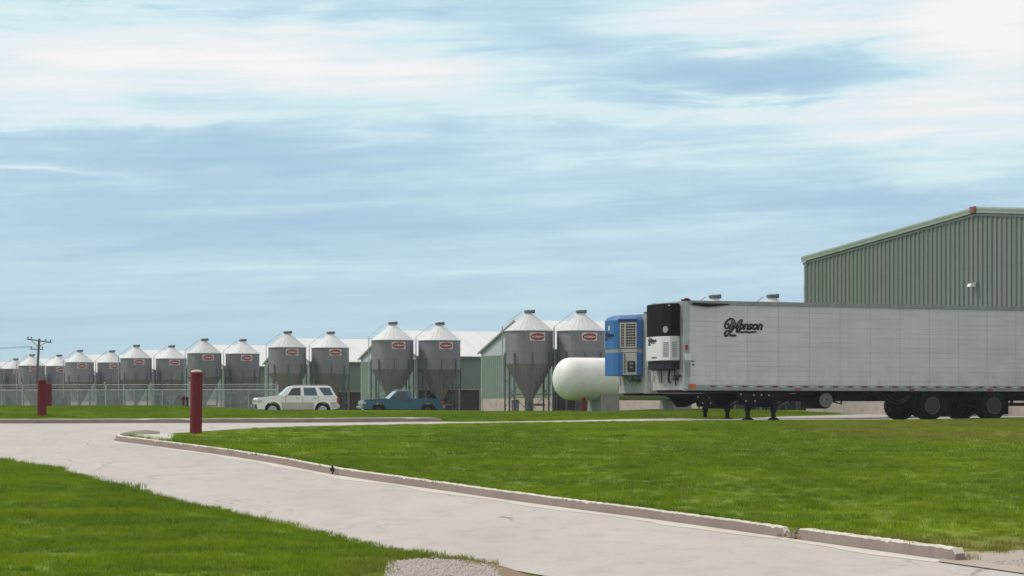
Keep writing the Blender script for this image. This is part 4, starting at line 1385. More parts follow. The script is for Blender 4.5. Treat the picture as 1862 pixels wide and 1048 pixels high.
        MB().box(tank_x - .34, tank_x + .26, .2, 1.4, z0 - .12, z0).build('tank_bracket', M['chassis'], to)
        pp = MB(); pp.tube([(tank_x + .3, .2, z0 - .38), (tank_x + .62, .2, z0 - .46), (tank_x + .66, .2, z0 - .02)], .035, 6)
        pp.tube([(tank_x + .3, .2, z0 - .30), (tank_x + .80, .2, z0 - .30), (tank_x + .86, .2, z0 - .02)], .022, 6)
        pp.build('pipe', M['chassis'], root)
        hs = MB()
        x0 = axles[0] - 2.0
        for dxx, dep, wdt in ((0, .42, 1.35), (.2, .33, 1.05)):
            hs.tube([(x0 + dxx + wdt * t_, .25, z0 - .02 - dep * math.sin(PI * t_) ** .8) for t_ in np.linspace(0, 1, 14)], .018, 6)
        hs.build('air_hose', M['black'], root)
        MB().box(x0 + .45, x0 + 1.5, .6, 1.2, z0 - .13, z0).build('air_tank_bracket', M['chassis'], root)
    # refrigeration unit
    if unit == 'black':
        un = empty('refrigeration_unit', (0, 0, 0)); un.parent = root
        P = [(-.03, .30), (-.36, .34), (-.50, .74), (-.50, 1.86), (-.36, 2.26), (-.03, 2.30)]
        P2 = [(-.03, .33), (-.33, .37), (-.46, .76), (-.46, 1.84), (-.33, 2.23), (-.03, 2.27)]
        MB().xyprism(P, 2.90, 4.02).build('upper_cowl', M['unit_black'], un, bevel=.03)
        MB().xyprism([(a * 1.05, b) for a, b in P], 2.06, 2.895).build('door_panel', M['unit_white'], un, bevel=.025)
        MB().xyprism(P2, 1.76, 2.055).build('lower_cowl', M['unit_dark'], un, bevel=.02)
        MB().box(-.30, -.03, .6, 2.0, 1.72, 1.757).build('base_tray', M['black'], un)
        # louvres on the chamfered face towards the camera
        a, b = Vector((-.36 * 1.05, .34)), Vector((-.50 * 1.05, .74))
        n_ = Vector((-(b - a).y, (b - a).x)).normalized()
        if n_.y > 0: n_ = -n_
        mb = MB()
        for k in range(8):
            z = 2.20 + k * .066
            f0, f1 = .18, .80
            p0, p1 = a.lerp(b, f0), a.lerp(b, f1)
            q0, q1 = p0 + n_ * .014, p1 + n_ * .014
            mb.add([(p0.x, p0.y, z), (p1.x, p1.y, z), (p1.x, p1.y, z + .026), (p0.x, p0.y, z + .026), (q0.x, q0.y, z), (q1.x, q1.y, z), (q1.x, q1.y, z + .026), (q0.x, q0.y, z + .026)],
                   [(4, 5, 6, 7), (0, 1, 5, 4), (2, 3, 7, 6), (1, 2, 6, 5), (3, 0, 4, 7)])
        # second set on the side face
        for k in range(8):
            z = 2.20 + k * .066
            mb.box(-.30, -.12, .305, .322, z, z + .026)
        mb.build('louvres', M['alu_dull'], un)
        em = MB(); p0 = a.lerp(b, .45) + n_ * .05
        tdir = (b - a).normalized()
        ring = [(p0.x + tdir.x * .115 * math.cos(q), p0.y + tdir.y * .115 * math.cos(q), 3.12 + .115 * math.sin(q)) for q in np.linspace(0, 2 * PI, 20, endpoint=False)]
        ring2 = [(x - n_.x * .06, y - n_.y * .06, z) for x, y, z in ring]
        em.rings([ring2, ring]).build('emblem', M['alu'], un)
        logo('lettering', un, .62, lambda u_, v_, w_: (-.528 - w_, 1.80 - u_, 2.70 + v_))
        MB().box(-.531, -.524, 1.1, 1.5, 2.14, 2.20).build('decal', M['grey_letter'], un)
        MB().box(-.40, -.20, .36, .9, 3.93, 3.97).build('trim_strip', M['alu'], un)
        hs = MB()
        hs.tube([(-.1, .55, 1.74), (-.12, .52, 1.5), (-.08, .50, 1.2)], .025, 6)
        hs.tube([(-.1, .95, 1.74), (-.14, .95, 1.45), (-.1, .95, 1.28)], .04, 6)
        hs.tube([(-.1, 1.6, 1.74), (-.1, 1.62, 1.30)], .02, 6)
        hs.box(-.16, -.04, .42, .60, 1.38, 1.55)
        hs.box(-.14, -.04, .22, .30, 1.48, 1.58)
        hs.build('hoses', M['black'], un)
    else:
        un = empty('refrigeration_unit', (0, 0, 0)); un.parent = root
        P = [(-.03, .30), (-.26, .35), (-.80, .92), (-.86, 1.2), (-.86, 2.0), (-.6, 2.28), (-.03, 2.30)]
        mb = MB()
        def ring(z, s_=1.0, dx_=0.0): return [(-.03 + (x + .03) * s_ + dx_, 1.3 + (y - 1.3) * s_, z) for x, y in P]
        mb.rings([ring(2.76), ring(3.86), ring(3.98, .90), ring(4.06, .68)]).build('upper_cowl', M['unit_blue'], un, bevel=0.0)
        MB().xyprism(P, 1.72, 2.61).build('lower_cowl', M['unit_blue'], un, bevel=.03)
        MB().xyprism([(x * .985, 1.3 + (y - 1.3) * .985) for x, y in P], 2.612, 2.757).build('band', M['alu_dull'], un)
        # frame and grille on the angled face
        a, b = Vector((-.26, .35)), Vector((-.80, .92))
        n_ = Vector((-(b - a).y, (b - a).x)).normalized()
        if n_.y > 0: n_ = -n_
        def face(mb, f0, f1, z0_, z1_, d0, d1):
            p0, p1 = a.lerp(b, f0), a.lerp(b, f1)
            q = [(p0 + n_ * d0), (p1 + n_ * d0), (p1 + n_ * d1), (p0 + n_ * d1)]
            mb.add([(v_.x, v_.y, z0_) for v_ in q] + [(v_.x, v_.y, z1_) for v_ in q], [(0, 3, 2, 1), (4, 5, 6, 7), (0, 1, 5, 4), (1, 2, 6, 5), (2, 3, 7, 6), (3, 0, 4, 7)])
        gr = MB(); face(gr, .02, .86, 2.80, 3.74, .002, .012)
        go_ = gr.build('grille', M['black'], un)
        fr = MB()
        for f0, f1 in ((0, .06), (.56, .64), (.82, .88)): face(fr, f0, f1, 2.79, 3.76, .013, .035)
        for z_ in (2.79, 3.71): face(fr, .06, .82, z_, z_ + .05, .014, .034)
        for k in range(1, 9): face(fr, .06, .82, 2.79 + k * .104, 2.80 + k * .104 + .012, .014, .028)
        for f0 in (.18, .30, .43, .72): face(fr, f0, f0 + .018, 2.84, 3.71, .014, .026)
        fr.build('grille_frame', M['unit_pink'], go_)
        lw = MB(); face(lw, .0, .72, 1.76, 2.60, .002, .02); 
        face(lw, .0, .80, 2.625, 2.745, .002, .02)
        lwo = lw.build('access_panel', M['unit_pink'], un)
        cp = MB(); face(cp, .06, .48, 1.86, 2.28, .022, .05)
        cpo = cp.build('control_panel', M['black'], lwo, bevel=.015)
        cs = MB(); face(cs, .16, .36, 2.14, 2.22, .051, .056); face(cs, .18, .36, 2.0, 2.07, .051, .056)
        cs.build('display', M['grey_letter'], cpo)
        sl = MB()
        for k in range(14): face(sl, .58, .68, 1.82 + k * .055, 1.85 + k * .055, .022, .03)
        sl.build('vent_slots', M['black'], lwo)
        dk = MB(); face(dk, -.02, .98, 3.79, 3.90, -.02, .015)
        dk.build('cowl_lip', M['unit_navy'], un)
        logo('lettering', un, .74, lambda u_, v_, w_: (-.864 - w_, 1.98 - u_, 3.22 + v_), inks=('unit_navy', 'unit_navy'))
        MB().box(-.87, -.862, 1.52, 1.66, 3.48, 3.66).build('emblem', M['unit_white'], un)
        hs = MB(); hs.tube([(-.3, .6, 1.72), (-.3, .6, 1.5)], .03, 6); hs.box(-.2, -.04, .5, 1.1, 1.50, 1.60); hs.tube([(-.2, 1.4, 1.72), (-.1, 1.3, 1.45)], .02, 6)
        hs.build('hoses', M['black'], un)
    tag(root, label, 'trailer', 'refrigerated trailers parked at the warehouse')
    return root

YT = R(22)
T1 = (5.9, 79.0)
gT1 = CAMZ - 0.43
trailer((T1[0], T1[1], gT1), YT, 14.63, [9.90, 12.50], 3.62, True, 'black',
        'long grey white trailer with black lettering and black and white cooling unit', tank_x=5.62, gz=0.0)
T2 = (5.16, 88.4)
gT2 = CAMZ - 0.48
trailer((T2[0], T2[1], gT2), YT, 14.2, [12.55, 13.75], 3.63, False, 'blue',
        'trailer behind the lettered one, with a blue cooling unit on its nose', tank_x=None, gz=0.02)

# ------------------------------------------------------------------ propane tank
def propane():
    Rt, Lt = 1.0, 7.4
    root = empty('propane_tank', (ppx(1007, 108) + .05, 108.0, CAMZ - 0.30), A24)
    zc = 1.38 + .28
    prof = []
    for k in range(9):
        a = k / 8 * PI / 2
        prof.append((Rt * math.sin(a) + .001, Rt * .80 * (1 - math.cos(a))))
    prof2 = [(r, Lt - h) for r, h in prof[::-1]]
    MB().lathe(prof + prof2, 48, (0, 0, zc), 'x').build('tank_shell', M['tank_white'], root, smooth=True, angle=60)
    sm = MB()
    for x in (.82, 3.7, Lt - .82): sm.lathe([(Rt + .006, x), (Rt + .006, x + .03)], 48, (0, 0, zc), 'x', cap=False)
    sm.build('weld_seam', M['tank_white'], root, smooth=True)
    for x in (2.05, 5.9):
        pr = MB()
        arc = [(Rt + .015) * math.sin(q) for q in np.linspace(-.75, .75, 12)]
        arz = [zc - (Rt + .015) * math.cos(q) for q in np.linspace(-.75, .75, 12)]
        poly = [(-.80, -.3), (.80, -.3)] + [(y, z) for y, z in zip(arc[::-1], arz[::-1])]
        n = len(poly)
        pr.add([(x, a, b) for a, b in poly] + [(x + .95, a, b) for a, b in poly],
               [list(range(n)), list(range(n, 2 * n))[::-1]] + [(i, n + i, n + (i + 1) % n, (i + 1) % n) for i in range(n)])
        pr.build('concrete_saddle', M['pier'], root, bevel=.0)
    vl = MB(); vl.lathe([(.12, zc + Rt - .02), (.12, zc + Rt + .10), (.04, zc + Rt + .14)], 12, (3.6, 0, 0)); vl.build('valve_dome', M['tank_white'], root)
    pp = MB(); pp.tube([(3.0, -.2, zc - Rt), (3.0, -.2, .1)], .03, 6); pp.build('pipe', M['bin_lid'], root)
    tag(root, 'big white horizontal gas tank with domed end on grey concrete saddles', 'gas tank')
propane()

# ------------------------------------------------------------------ bollards, trash can, marker
def bollard(px, D, base_y, wpx, hpx, cap, label, lean=0.0):
    s_ = FPX / D
    r = wpx / s_ / 2; h = hpx / s_
    z = CAMZ - (base_y - HORY) / s_
    root = empty('bollard', (ppx(px, D), D, z))
    root.rotation_euler = (0, lean, 0)
    MB().lathe([(r, -.3), (r, h - .01), (r - .012, h)], 32).build('post', M['maroon'], root, smooth=True, angle=30)
    ch = .055 if cap else .02
    MB().lathe([(r - .013, h - .002), (r - .02, h + ch * .7), (r * .6, h + ch), (.01, h + ch * 1.15)], 32).build('cap', M['cap_conc'] if cap else M['maroon'], root, smooth=True, angle=50)
    tag(root, label, 'bollard', 'maroon painted steel bollards')
bollard(356, 61.0, 787, 22, 110, True, 'tall maroon bollard with pale cap at the tip of the kerbed lawn', R(0.9))
bollard(76, 79.0, 756.5, 17, 65, False, 'short wide maroon bollard on the far verge, front one of a close pair', R(0.7))
bollard(88, 98.0, 751, 12.5, 53, False, 'narrower maroon bollard half hidden behind the front one of the pair')
bollard(1061, 106.3, 753, 8, 30, False, 'small red bollard standing under the white tank')

tc_ = empty('trash_can', (ppx(937, 129.3), 129.3, CAMZ - .25))
MB().lathe([(.17, 0), (.215, .60), (.215, .62)], 20).build('body', M['dark_bin'], tc_, smooth=True)
MB().lathe([(.235, .615), (.235, .665), (.12, .70)], 20).build('lid', M['black'], tc_, smooth=True)
hb = MB()
for k in range(6):
    a = 2 * PI * k / 6
    hb.tube([(.178 * math.cos(a), .178 * math.sin(a), .03), (.217 * math.cos(a), .217 * math.sin(a), .60)], .012, 5)
hb.build('ribs', M['alu_dull'], tc_)
tag(tc_, 'dark trash can at the foot of the big feed bin', 'trash can')

mk = empty('marker_post', (ppx(337, 100), 100.0, G(ppx(337, 100), 100)))
for x, c, h in ((-.08, 'maroon', .46), (.09, 'black', .46)):
    q = MB(); q.box(x - .045, x + .045, -.04, .04, -.3, h); q.box(x - .07, x + .04, -.05, .05, h - .16, h - .02)
    q.build('post', M[c], mk, bevel=.01)
MB().box(-.03, .04, -.02, .02, .12, .22).build('crossbar', M['alu_dull'], mk)
tag(mk, 'small dark red and black two-post marker in the grass left of the tall bollard', 'marker post')

# ------------------------------------------------------------------ utility pole
D = 234.0
up = empty('utility_pole', (ppx(63, D), D, CAMZ - .5))
s_ = FPX / D
def pz(y): return (HORY - y) / s_ + .5
def pxl(x): return (x - 63) / s_
MB().tube([(0, 0, -.2), (pxl(71.5), 0, pz(616))], [.17, .11], 10).build('pole', M['wood'], up, smooth=True)
ca = MB(); ca.tube([(pxl(49), 0, pz(617)), (pxl(94), -.15, pz(623))], .07, 6)
ca.tube([(pxl(56), 0, pz(618)), (pxl(70), 0, pz(631))], .03, 5); ca.tube([(pxl(86), 0, pz(622)), (pxl(70), 0, pz(631))], .03, 5)
ca.build('crossarm', M['wood'], up)
cb_ = MB(); cb_.tube([(pxl(55), 0, pz(635)), (pxl(79), -.1, pz(636))], .055, 6); cb_.build('crossarm', M['wood'], up)
for x, y in ((51, 616), (57, 616.5), (83, 620), (92, 621.5), (57, 633.5), (77, 634.5)):
    MB().lathe([(.05, 0), (.09, .06), (.05, .12), (.08, .17), (.03, .22)], 8, (pxl(x), 0, pz(y))).build('insulator', M['bin_lid'], up)
tag(up, 'wooden utility pole with two crossarms behind the fence at far left', 'utility pole')
def wire(x0, y0, tx, ty, tz, sag, label, name='power_line'):
    p0 = Vector((ppx(63, D) + pxl(x0), D, CAMZ - .5 + pz(y0) + .2)); p1 = Vector((tx, ty, tz))
    mb = MB(); mb.tube([p0.lerp(p1, t_) - Vector((0, 0, sag * 4 * t_ * (1 - t_))) for t_ in np.linspace(0, 1, 24)], .016, 5)
    o = mb.build(name, M['bin_lid']); tag(o, label, 'power line', 'overhead power lines left of the utility pole')
wire(57, 633.5, -95, 222, CAMZ - .5 + 6.0, .5, 'thin overhead wire from the lower crossarm off the left edge, nearer one')
wire(77, 634.5, -95, 226, CAMZ - .5 + 6.15, .5, 'thin overhead wire from the lower crossarm off the left edge, farther one')

# ------------------------------------------------------------------ fence
def fence():
    a, b = Vector((-58.0, 152.0)), Vector((-14.2, 140.0))
    root = empty('chain_link_fence', (0, 0, 0))
    d = (b - a); Lf = d.length; d.normalize(); n = Vector((-d.y, d.x))
    def P(t_, z, o=0.0):
        q = a + d * t_ + n * o
        return (q.x, q.y, CAMZ - .47 + z)
    H = 1.58
    k = 0; t_ = 0.0
    while t_ <= Lf + .01:
        pb = MB()
        tall = (k % 3 == 0)
        pb.tube([P(t_, -.2), P(t_, H + (.30 if tall else .04))], .045 if tall else .03, 6)
        if tall: pb.tube([P(t_, H + .28), P(t_, H + .45, -.16)], .03, 5)
        po = pb.build('post', M['fence'], root)
        k += 1; t_ += Lf / 24
    rb = MB(); rb.tube([P(0, H), P(Lf, H)], .03, 6); rb.tube([P(0, .08), P(Lf, .08)], .02, 5); rb.build('rail', M['fence'], root)
    wb = MB()
    for z in (H + .18, H + .32): wb.tube([P(0, z, -.04), P(Lf, z, -.04)], .011, 4)
    wb.build('barbed_wire', M['fence'], root)
    mb = MB()
    st = .075
    def strip(p0, p1, w_=.008):
        p0, p1 = Vector(p0), Vector(p1)
        u_ = Vector((0, 0, w_))
        mb.add([p0 - u_, p1 - u_, p1 + u_, p0 + u_], [(0, 1, 2, 3)])
    t_ = -H
    while t_ < Lf:
        t0, t1 = max(0, t_), min(Lf, t_ + H)
        if t1 > t0:
            strip(P(t0, t0 - t_, .01), P(t1, t1 - t_, .01))
            strip(P(t0, H - (t0 - t_), .015), P(t1, H - (t1 - t_), .015))
        t_ += st
    mb.build('wire_mesh', M['fence'], root)
    tag(root, 'long galvanised chain link fence with barbed wire in front of the far bins', 'fence')
fence()

# ------------------------------------------------------------------ vehicles
def arc(cx, cz, r, a0, a1, n=10):
    return [(cx + r * math.cos(R(a0 + (a1 - a0) * i / n)), cz + r * math.sin(R(a0 + (a1 - a0) * i / n))) for i in range(n + 1)]
def car_body(root, lower, W_, mat, name='body', bevel=.05, yshift=0):
    m_ = MB(); n = len(lower)
    m_.add([(p[0], -W_ / 2, p[1]) for p in lower] + [(p[0], W_ / 2, p[1]) for p in lower], [(i, n + i, n + (i + 1) % n, (i + 1) % n) for i in range(n)])
    cv_, _e, cf_, ov_, _x, _y = delaunay_2d_cdt([Vector(p) for p in lower], [], [list(range(n))], 1, 1e-6)
    for f in cf_:
        q = [ov_[i][0] for i in f]
        m_.f.append(q); m_.mi.append(0)
        m_.f.append([n + i for i in q][::-1]); m_.mi.append(0)
    ob_ = m_.build(name, mat, root, smooth=True, angle=35, bevel=0)
    bv = ob_.modifiers.new('soft_edges', 'BEVEL'); bv.width = bevel; bv.segments = 2; bv.limit_method = 'ANGLE'; bv.angle_limit = R(50)
    return ob_
def quad_panel(root, pts, y0, taper, zb, zt, mat, name, th=.012, side=-1):
    """window on the tapered cabin side"""
    def yy(z): return side * (y0 - taper * max(0, min(1, (z - zb) / (zt - zb))))
    m_ = MB(); n = len(pts)
    vs_ = [(x, yy(z) + side * .004, z) for x, z in pts] + [(x, yy(z) + side * th, z) for x, z in pts]
    m_.add(vs_, [list(range(n)), list(range(n, 2 * n))[::-1]] + [(i, n + i, n + (i + 1) % n, (i + 1) % n) for i in range(n)])
    return m_.build(name, mat, root)

def suv():
    root = empty('parked_car', (0, 0, 0))
    Wd = 1.76
    fx, rx, wr = .89, 3.70, .46
    low = [(.06, .42), (.0, .62), (.02, .98), (.10, 1.05), (.9, 1.12), (1.37, 1.18), (4.40, 1.18), (4.56, 1.10), (4.60, .62), (4.52, .44), (rx + wr, .40)]
    low += arc(rx, .38, wr, 2, 178)[0:] + [(rx - wr, .40), (fx + wr, .40)] + arc(fx, .38, wr, 2, 178) + [(fx - wr, .40)]
    up_ = [(p[0], p[1]) for p in low]
    car_body(root, low, Wd, M['car_white'], bevel=.045)
    # cabin
    cab = [(1.38, 1.14), (1.98, 1.70), (2.3, 1.73), (4.05, 1.73), (4.18, 1.69), (4.50, 1.14)]
    m_ = MB(); m_.prism(cab, -.84, .84, lambda x, y, z: (x, y * (1 - .17 * (z - 1.14) / .6), z)); m_.build('cabin', M['car_white'], root, smooth=True, angle=35, bevel=.05)
    for sd in (-1, 1):
        args = (.845, .145, 1.14, 1.74)
        quad_panel(root, [(1.72, 1.19), (2.02, 1.60), (2.47, 1.62), (2.47, 1.18)], *args, M['glass'], 'side_window', side=sd)
        quad_panel(root, [(2.66, 1.18), (2.64, 1.62), (3.30, 1.62), (3.42, 1.18)], *args, M['glass_blue'], 'side_window', side=sd)
        quad_panel(root, [(3.78, 1.20), (3.50, 1.62), (4.12, 1.62), (4.30, 1.20)], *args, M['glass_blue'], 'side_window', side=sd)
        # lower beige cladding and mouldings
        m_ = MB()
        y0, y1 = (Wd / 2 - .0, Wd / 2 + .018) if sd > 0 else (-Wd / 2 - .018, -Wd / 2 + .0)
        m_.prism([(fx + wr + .05, .43), (rx - wr - .05, .43), (rx - wr - .03, .80), (fx + wr + .03, .80)], y0, y1)
        m_.prism([(rx + wr + .04, .47), (4.52, .50), (4.55, .80), (rx + wr - .02, .80)], y0, y1)
        m_.build('side_cladding', M['car_beige'], root, bevel=.008)
        m_ = MB()
        for cxx in (fx, rx):
            o1, i1 = arc(cxx, .38, wr + .05, 0, 180), arc(cxx, .38, wr - .004, 0, 180)
            ring = o1 + i1[::-1]; n = len(ring)
            ya, yb = (Wd / 2 - .05, Wd / 2 + .03) if sd > 0 else (-Wd / 2 - .03, -Wd / 2 + .05)
            for i in range(len(o1) - 1):
                q = [o1[i], o1[i + 1], i1[i + 1], i1[i]]
                m_.add([(p[0], ya, p[1]) for p in q] + [(p[0], yb, p[1]) for p in q], [(0, 1, 2, 3), (7, 6, 5, 4), (0, 4, 5, 1), (1, 5, 6, 2), (2, 6, 7, 3), (3, 7, 4, 0)])
        m_.build('wheel_arch', M['car_white'], root, smooth=True)
        m_ = MB(); m_.cbox((1.62, sd * (Wd / 2 + .10), 1.24), (.12, .17, .16)); m_.build('mirror', M['car_white'], root, bevel=.03)
        for x in (1.62, 2.57, 3.45):
            m_ = MB(); m_.box(x - .008, x + .008, sd * (Wd / 2) - .004, sd * (Wd / 2) + .004, .8 if x > 3 else .45, 1.16); m_.build('door_gap', M['black'], root)
        for x in (2.30, 3.25):
            m_ = MB(); m_.cbox((x, sd * (Wd / 2 + .012), 1.03), (.16, .025, .035)); m_.build('door_handle', M['alu'], root)
        m_ = MB(); m_.box(.03, .30, sd * (Wd / 2) - .02, sd * (Wd / 2) + .008, .80, .93); m_.box(-.012, .06, sd * (Wd / 2 - .32) - .17, sd * (Wd / 2 - .32) + .17, .80, .94)
        m_.build('headlight', M['lamp_glass'], root)
        m_ = MB(); m_.box(4.50, 4.62, sd * (Wd / 2 - .06) - .07, sd * (Wd / 2 - .06) + .07, .78, 1.05); m_.build('tail_light', M['red_lens'], root)
        wheel(root, fx, -Wd / 2 + .02 if sd < 0 else Wd / 2 - .25, -Wd / 2 + .25 if sd < 0 else Wd / 2 - .02, .37, .37, .23, 'rim_car', out=sd)
        wheel(root, rx, -Wd / 2 + .02 if sd < 0 else Wd / 2 - .25, -Wd / 2 + .25 if sd < 0 else Wd / 2 - .02, .37, .37, .23, 'rim_car', out=sd)
        m_ = MB(); m_.tube([(2.2, sd * .58, 1.77), (4.0, sd * .58, 1.77)], .022, 6); m_.build('roof_rail', M['alu_dull'], root)
    # windscreen and rear window
    for (x0, z0_, x1, z1_, nm, mt_) in ((1.44, 1.20, 1.93, 1.66, 'windscreen', 'windscreen'), (4.47, 1.20, 4.22, 1.62, 'rear_window', 'glass')):
        dxn = -.014 if nm == 'windscreen' else .014
        m_ = MB(); m_.add([(x0 + dxn, -.74, z0_ + .01), (x0 + dxn, .74, z0_ + .01), (x1 + dxn, .64, z1_ + .01), (x1 + dxn, -.64, z1_ + .01),
                           (x0 + dxn * 2, -.74, z0_ + .012), (x0 + dxn * 2, .74, z0_ + .012), (x1 + dxn * 2, .64, z1_ + .012), (x1 + dxn * 2, -.64, z1_ + .012)],
                          [(0, 3, 2, 1), (4, 5, 6, 7), (0, 1, 5, 4), (1, 2, 6, 5), (2, 3, 7, 6), (3, 0, 4, 7)])
        m_.build(nm, M[mt_], root)
    MB().box(-.02, .05, -.42, .42, .80, .95).build('grille', M['alu_dull'], root)
    bm_ = MB(); bm_.box(-.10, .20, -.86, .86, .45, .70); bm_.build('front_bumper', M['dark_bin'], root, bevel=.04)
    for sd in (-1, 1): MB().lathe([(.07, 0), (.07, .03)], 12, (-.125, sd * .6, .58), 'x').build('fog_light', M['tape_white'], root)
    MB().box(4.56, 4.68, -.84, .84, .45, .66).build('rear_bumper', M['car_beige'], root, bevel=.03)
    MB().box(.3, 4.3, -.6, .6, .28, .42).build('underbody', M['chassis'], root)
    tag(root, 'white parked estate car with roof rails and beige lower sides, facing left', 'car')
    return root

def pickup():
    root = empty('pickup_truck', (0, 0, 0))
    Wd = 1.70
    fx, rx, wr = .95, 3.98, .43
    low = [(.05, .40), (.0, .55), (.0, .86), (.08, .92), (.8, .99), (1.58, 1.03), (3.0, 1.00), (3.02, .98), (4.90, .98), (4.92, .50), (4.85, .42), (rx + wr, .40)]
    low += arc(rx, .36, wr, 3, 177) + [(rx - wr, .38), (fx + wr, .38)] + arc(fx, .36, wr, 3, 177) + [(fx - wr, .38)]
    car_body(root, low, Wd, M['truck_blue'], bevel=.03)
    cab = [(1.60, .97), (2.15, 1.50), (2.35, 1.54), (2.80, 1.53), (2.90, 1.48), (2.97, .97)]
    m_ = MB(); m_.prism(cab, -.80, .80, lambda x, y, z: (x, y * (1 - .16 * (z - .97) / .57), z)); m_.build('cab', M['truck_blue'], root, smooth=True, angle=35, bevel=.04)
    m_ = MB(); m_.box(2.16, 2.84, -.60, .60, 1.535, 1.562); m_.build('roof_panel', M['car_white'], root, bevel=.012)
    m_ = MB(); m_.add([(.12, -.72, .945), (1.5, -.74, 1.03), (1.5, .74, 1.03), (.12, .72, .945), (.12, -.72, .965), (1.5, -.74, 1.055), (1.5, .74, 1.055), (.12, .72, .965)],
                      [(0, 3, 2, 1), (4, 5, 6, 7), (0, 1, 5, 4), (1, 2, 6, 5), (2, 3, 7, 6), (3, 0, 4, 7)]); m_.build('bonnet', M['truck_blue'], root, bevel=.01)
    for sd in (-1, 1):
        args = (.805, .135, .97, 1.54)
        quad_panel(root, [(1.80, 1.03), (2.18, 1.44), (2.72, 1.45), (2.78, 1.04)], *args, M['glass'], 'side_window', side=sd)
        m_ = MB(); m_.cbox((1.80, sd * (Wd / 2 + .08), 1.10), (.10, .15, .13)); m_.build('mirror', M['black'], root, bevel=.02)
        for x in (1.62, 2.93):
            m_ = MB(); m_.box(x - .008, x + .008, sd * (Wd / 2) - .004, sd * (Wd / 2) + .004, .44, .97); m_.build('door_gap', M['black'], root)
        m_ = MB(); m_.cbox((2.70, sd * (Wd / 2 + .012), .88), (.14, .025, .035)); m_.build('door_handle', M['black'], root)
        m_ = MB(); m_.box(-.012, .05, sd * (Wd / 2 - .24) - .16, sd * (Wd / 2 - .24) + .16, .70, .84); m_.box(.01, .16, sd * (Wd / 2) - .02, sd * (Wd / 2) + .008, .70, .84); m_.build('headlight', M['lamp_glass'], root)
        m_ = MB(); m_.box(4.80, 4.94, sd * (Wd / 2 - .07) - .08, sd * (Wd / 2 - .07) + .085, .62, .90); m_.build('tail_light', M['red_lens'], root)
        m_ = MB(); m_.box(3.05, 4.90, sd * (Wd / 2 - .05) - .05, sd * (Wd / 2 - .05) + .05, .985, 1.03); m_.build('bed_rail', M['truck_blue'], root, bevel=.015)
        for xx in (fx, rx):
            wheel(root, xx, -Wd / 2 + .02 if sd < 0 else Wd / 2 - .22, -Wd / 2 + .22 if sd < 0 else Wd / 2 - .02, .34, .34, .19, 'rim', out=sd)
    m_ = MB(); m_.add([(1.62, -.70, 1.02), (1.62, .70, 1.02), (2.10, .60, 1.48), (2.10, -.60, 1.48), (1.60, -.70, 1.03), (1.60, .70, 1.03), (2.08, .60, 1.49), (2.08, -.60, 1.49)],
                      [(0, 3, 2, 1), (4, 5, 6, 7), (0, 1, 5, 4), (1, 2, 6, 5), (2, 3, 7, 6), (3, 0, 4, 7)]); m_.build('windscreen', M['windscreen'], root)
    MB().box(2.965, 2.985, -.55, .55, 1.08, 1.42).build('rear_window', M['glass'], root)
    MB().box(-.02, .04, -.5, .5, .68, .84).build('grille', M['alu_dull'], root)
    MB().box(-.12, .10, -.82, .82, .44, .60).build('front_bumper', M['alu_dull'], root, bevel=.03)
    MB().box(4.90, 5.06, -.80, .80, .46, .60).build('rear_bumper', M['alu'], root, bevel=.02)
    MB().box(.3, 4.6, -.55, .55, .26, .40).build('underbody', M['chassis'], root)
    m_ = MB(); m_.tube([(4.2, -.2, .98), (4.25, -.15, 1.22), (4.45, .05, 1.30), (4.65, .1, .98)], .12, 8); m_.build('spare_tyre', M['rubber'], root)
    tag(root, 'old blue pickup truck with pale roof, parked facing left', 'pickup')
    return root
YC = R(14)
s = suv(); s.location = (ppx(463, 129.2), 129.2, CAMZ - .49 - .0); s.rotation_euler = (0, 0, YC)
p_ = pickup(); p_.location = (ppx(656, 139.8), 139.8, CAMZ - .47); p_.rotation_euler = (0, 0, YC)

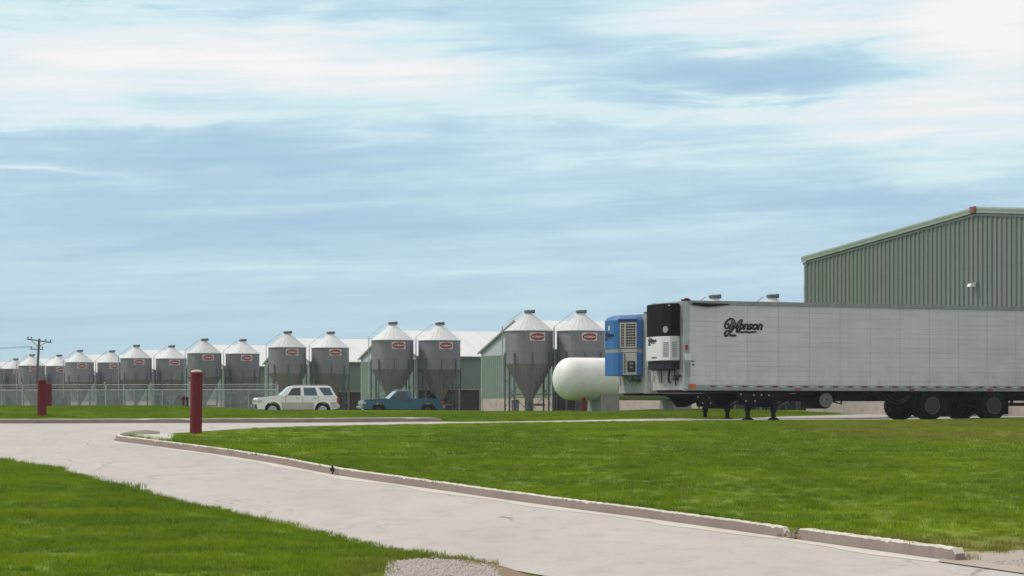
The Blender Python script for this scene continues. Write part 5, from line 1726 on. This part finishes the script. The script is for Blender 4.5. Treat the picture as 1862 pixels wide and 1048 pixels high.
# ------------------------------------------------------------------ bird
bx, by = gp(604.5, 865.5)
bd = empty('blackbird', (bx, by - .02, G(bx, by) + .02))
bm = bmesh.new()
segs = [(-.055, .045, .006), (-.035, .065, .014), (-.01, .085, .030), (.0, .105, .037), (.006, .130, .030), (.008, .150, .021), (.0, .168, .023), (-.004, .182, .019), (-.006, .192, .008)]
mb = MB()
rs = []
for (y, z, r) in segs:
    rs.append([(r * math.cos(a), -y * .8 + r * .9 * math.sin(a) * .6, z + r * .25 * math.sin(a)) for a in np.linspace(0, 2 * PI, 14, endpoint=False)])
mb.rings(rs).build('body', M['bird'], bd, smooth=True, angle=180)
tl = MB(); tl.add([(-.014, .03, .07), (.014, .03, .07), (.018, .085, .015), (-.018, .085, .015), (-.014, .035, .06), (.014, .035, .06), (.018, .090, .008), (-.018, .090, .008)],
                  [(0, 1, 2, 3), (7, 6, 5, 4), (0, 4, 5, 1), (1, 5, 6, 2), (2, 6, 7, 3), (3, 7, 4, 0)]); tl.build('tail', M['bird'], bd)
bk = MB(); bk.lathe([(.007, 0), (.001, .03)], 6, (.012, -.0, .176), 'x'); bk.build('beak', M['alu_dull'], bd)
for x in (-.012, .012):
    wg = MB(); wg.tube([(x, 0, .085), (x, .004, .04), (x, -.004, 0), (x, -.022, .002)], [.006, .003, .003, .002], 5); wg.build('leg', M['alu_dull'], bd)
for sx in (-1, 1):
    wg = MB(); wg.tube([(sx * .030, -.01, .135), (sx * .036, .012, .105), (sx * .022, .045, .065), (sx * .010, .062, .045)], [.012, .016, .011, .003], 8); wg.build('wing', M['bird'], bd, smooth=True)
tag(bd, 'small black bird standing against the near kerb', 'bird')

# ------------------------------------------------------------------ haze
hz_ = MB().box(-900, 900, -40, 1400, -3.6, 16.0).build('haze', [])
hm = bpy.data.materials.new('thin_haze'); hm.use_nodes = True
t = NT(hm.node_tree); hm.node_tree.nodes.clear()
ho = t.n('ShaderNodeOutputMaterial'); vp_ = t.n('ShaderNodeVolumePrincipled')
vp_.inputs['Color'].default_value = (0.80, 0.86, 0.95, 1)
vp_.inputs['Density'].default_value = 0.0003
vp_.inputs['Anisotropy'].default_value = 0.2
t.link(vp_.outputs[0], ho.inputs['Volume'])
hz_.data.materials.append(hm)
tag(hz_, 'thin pale haze between the near drive and the farthest bins', kind='stuff')
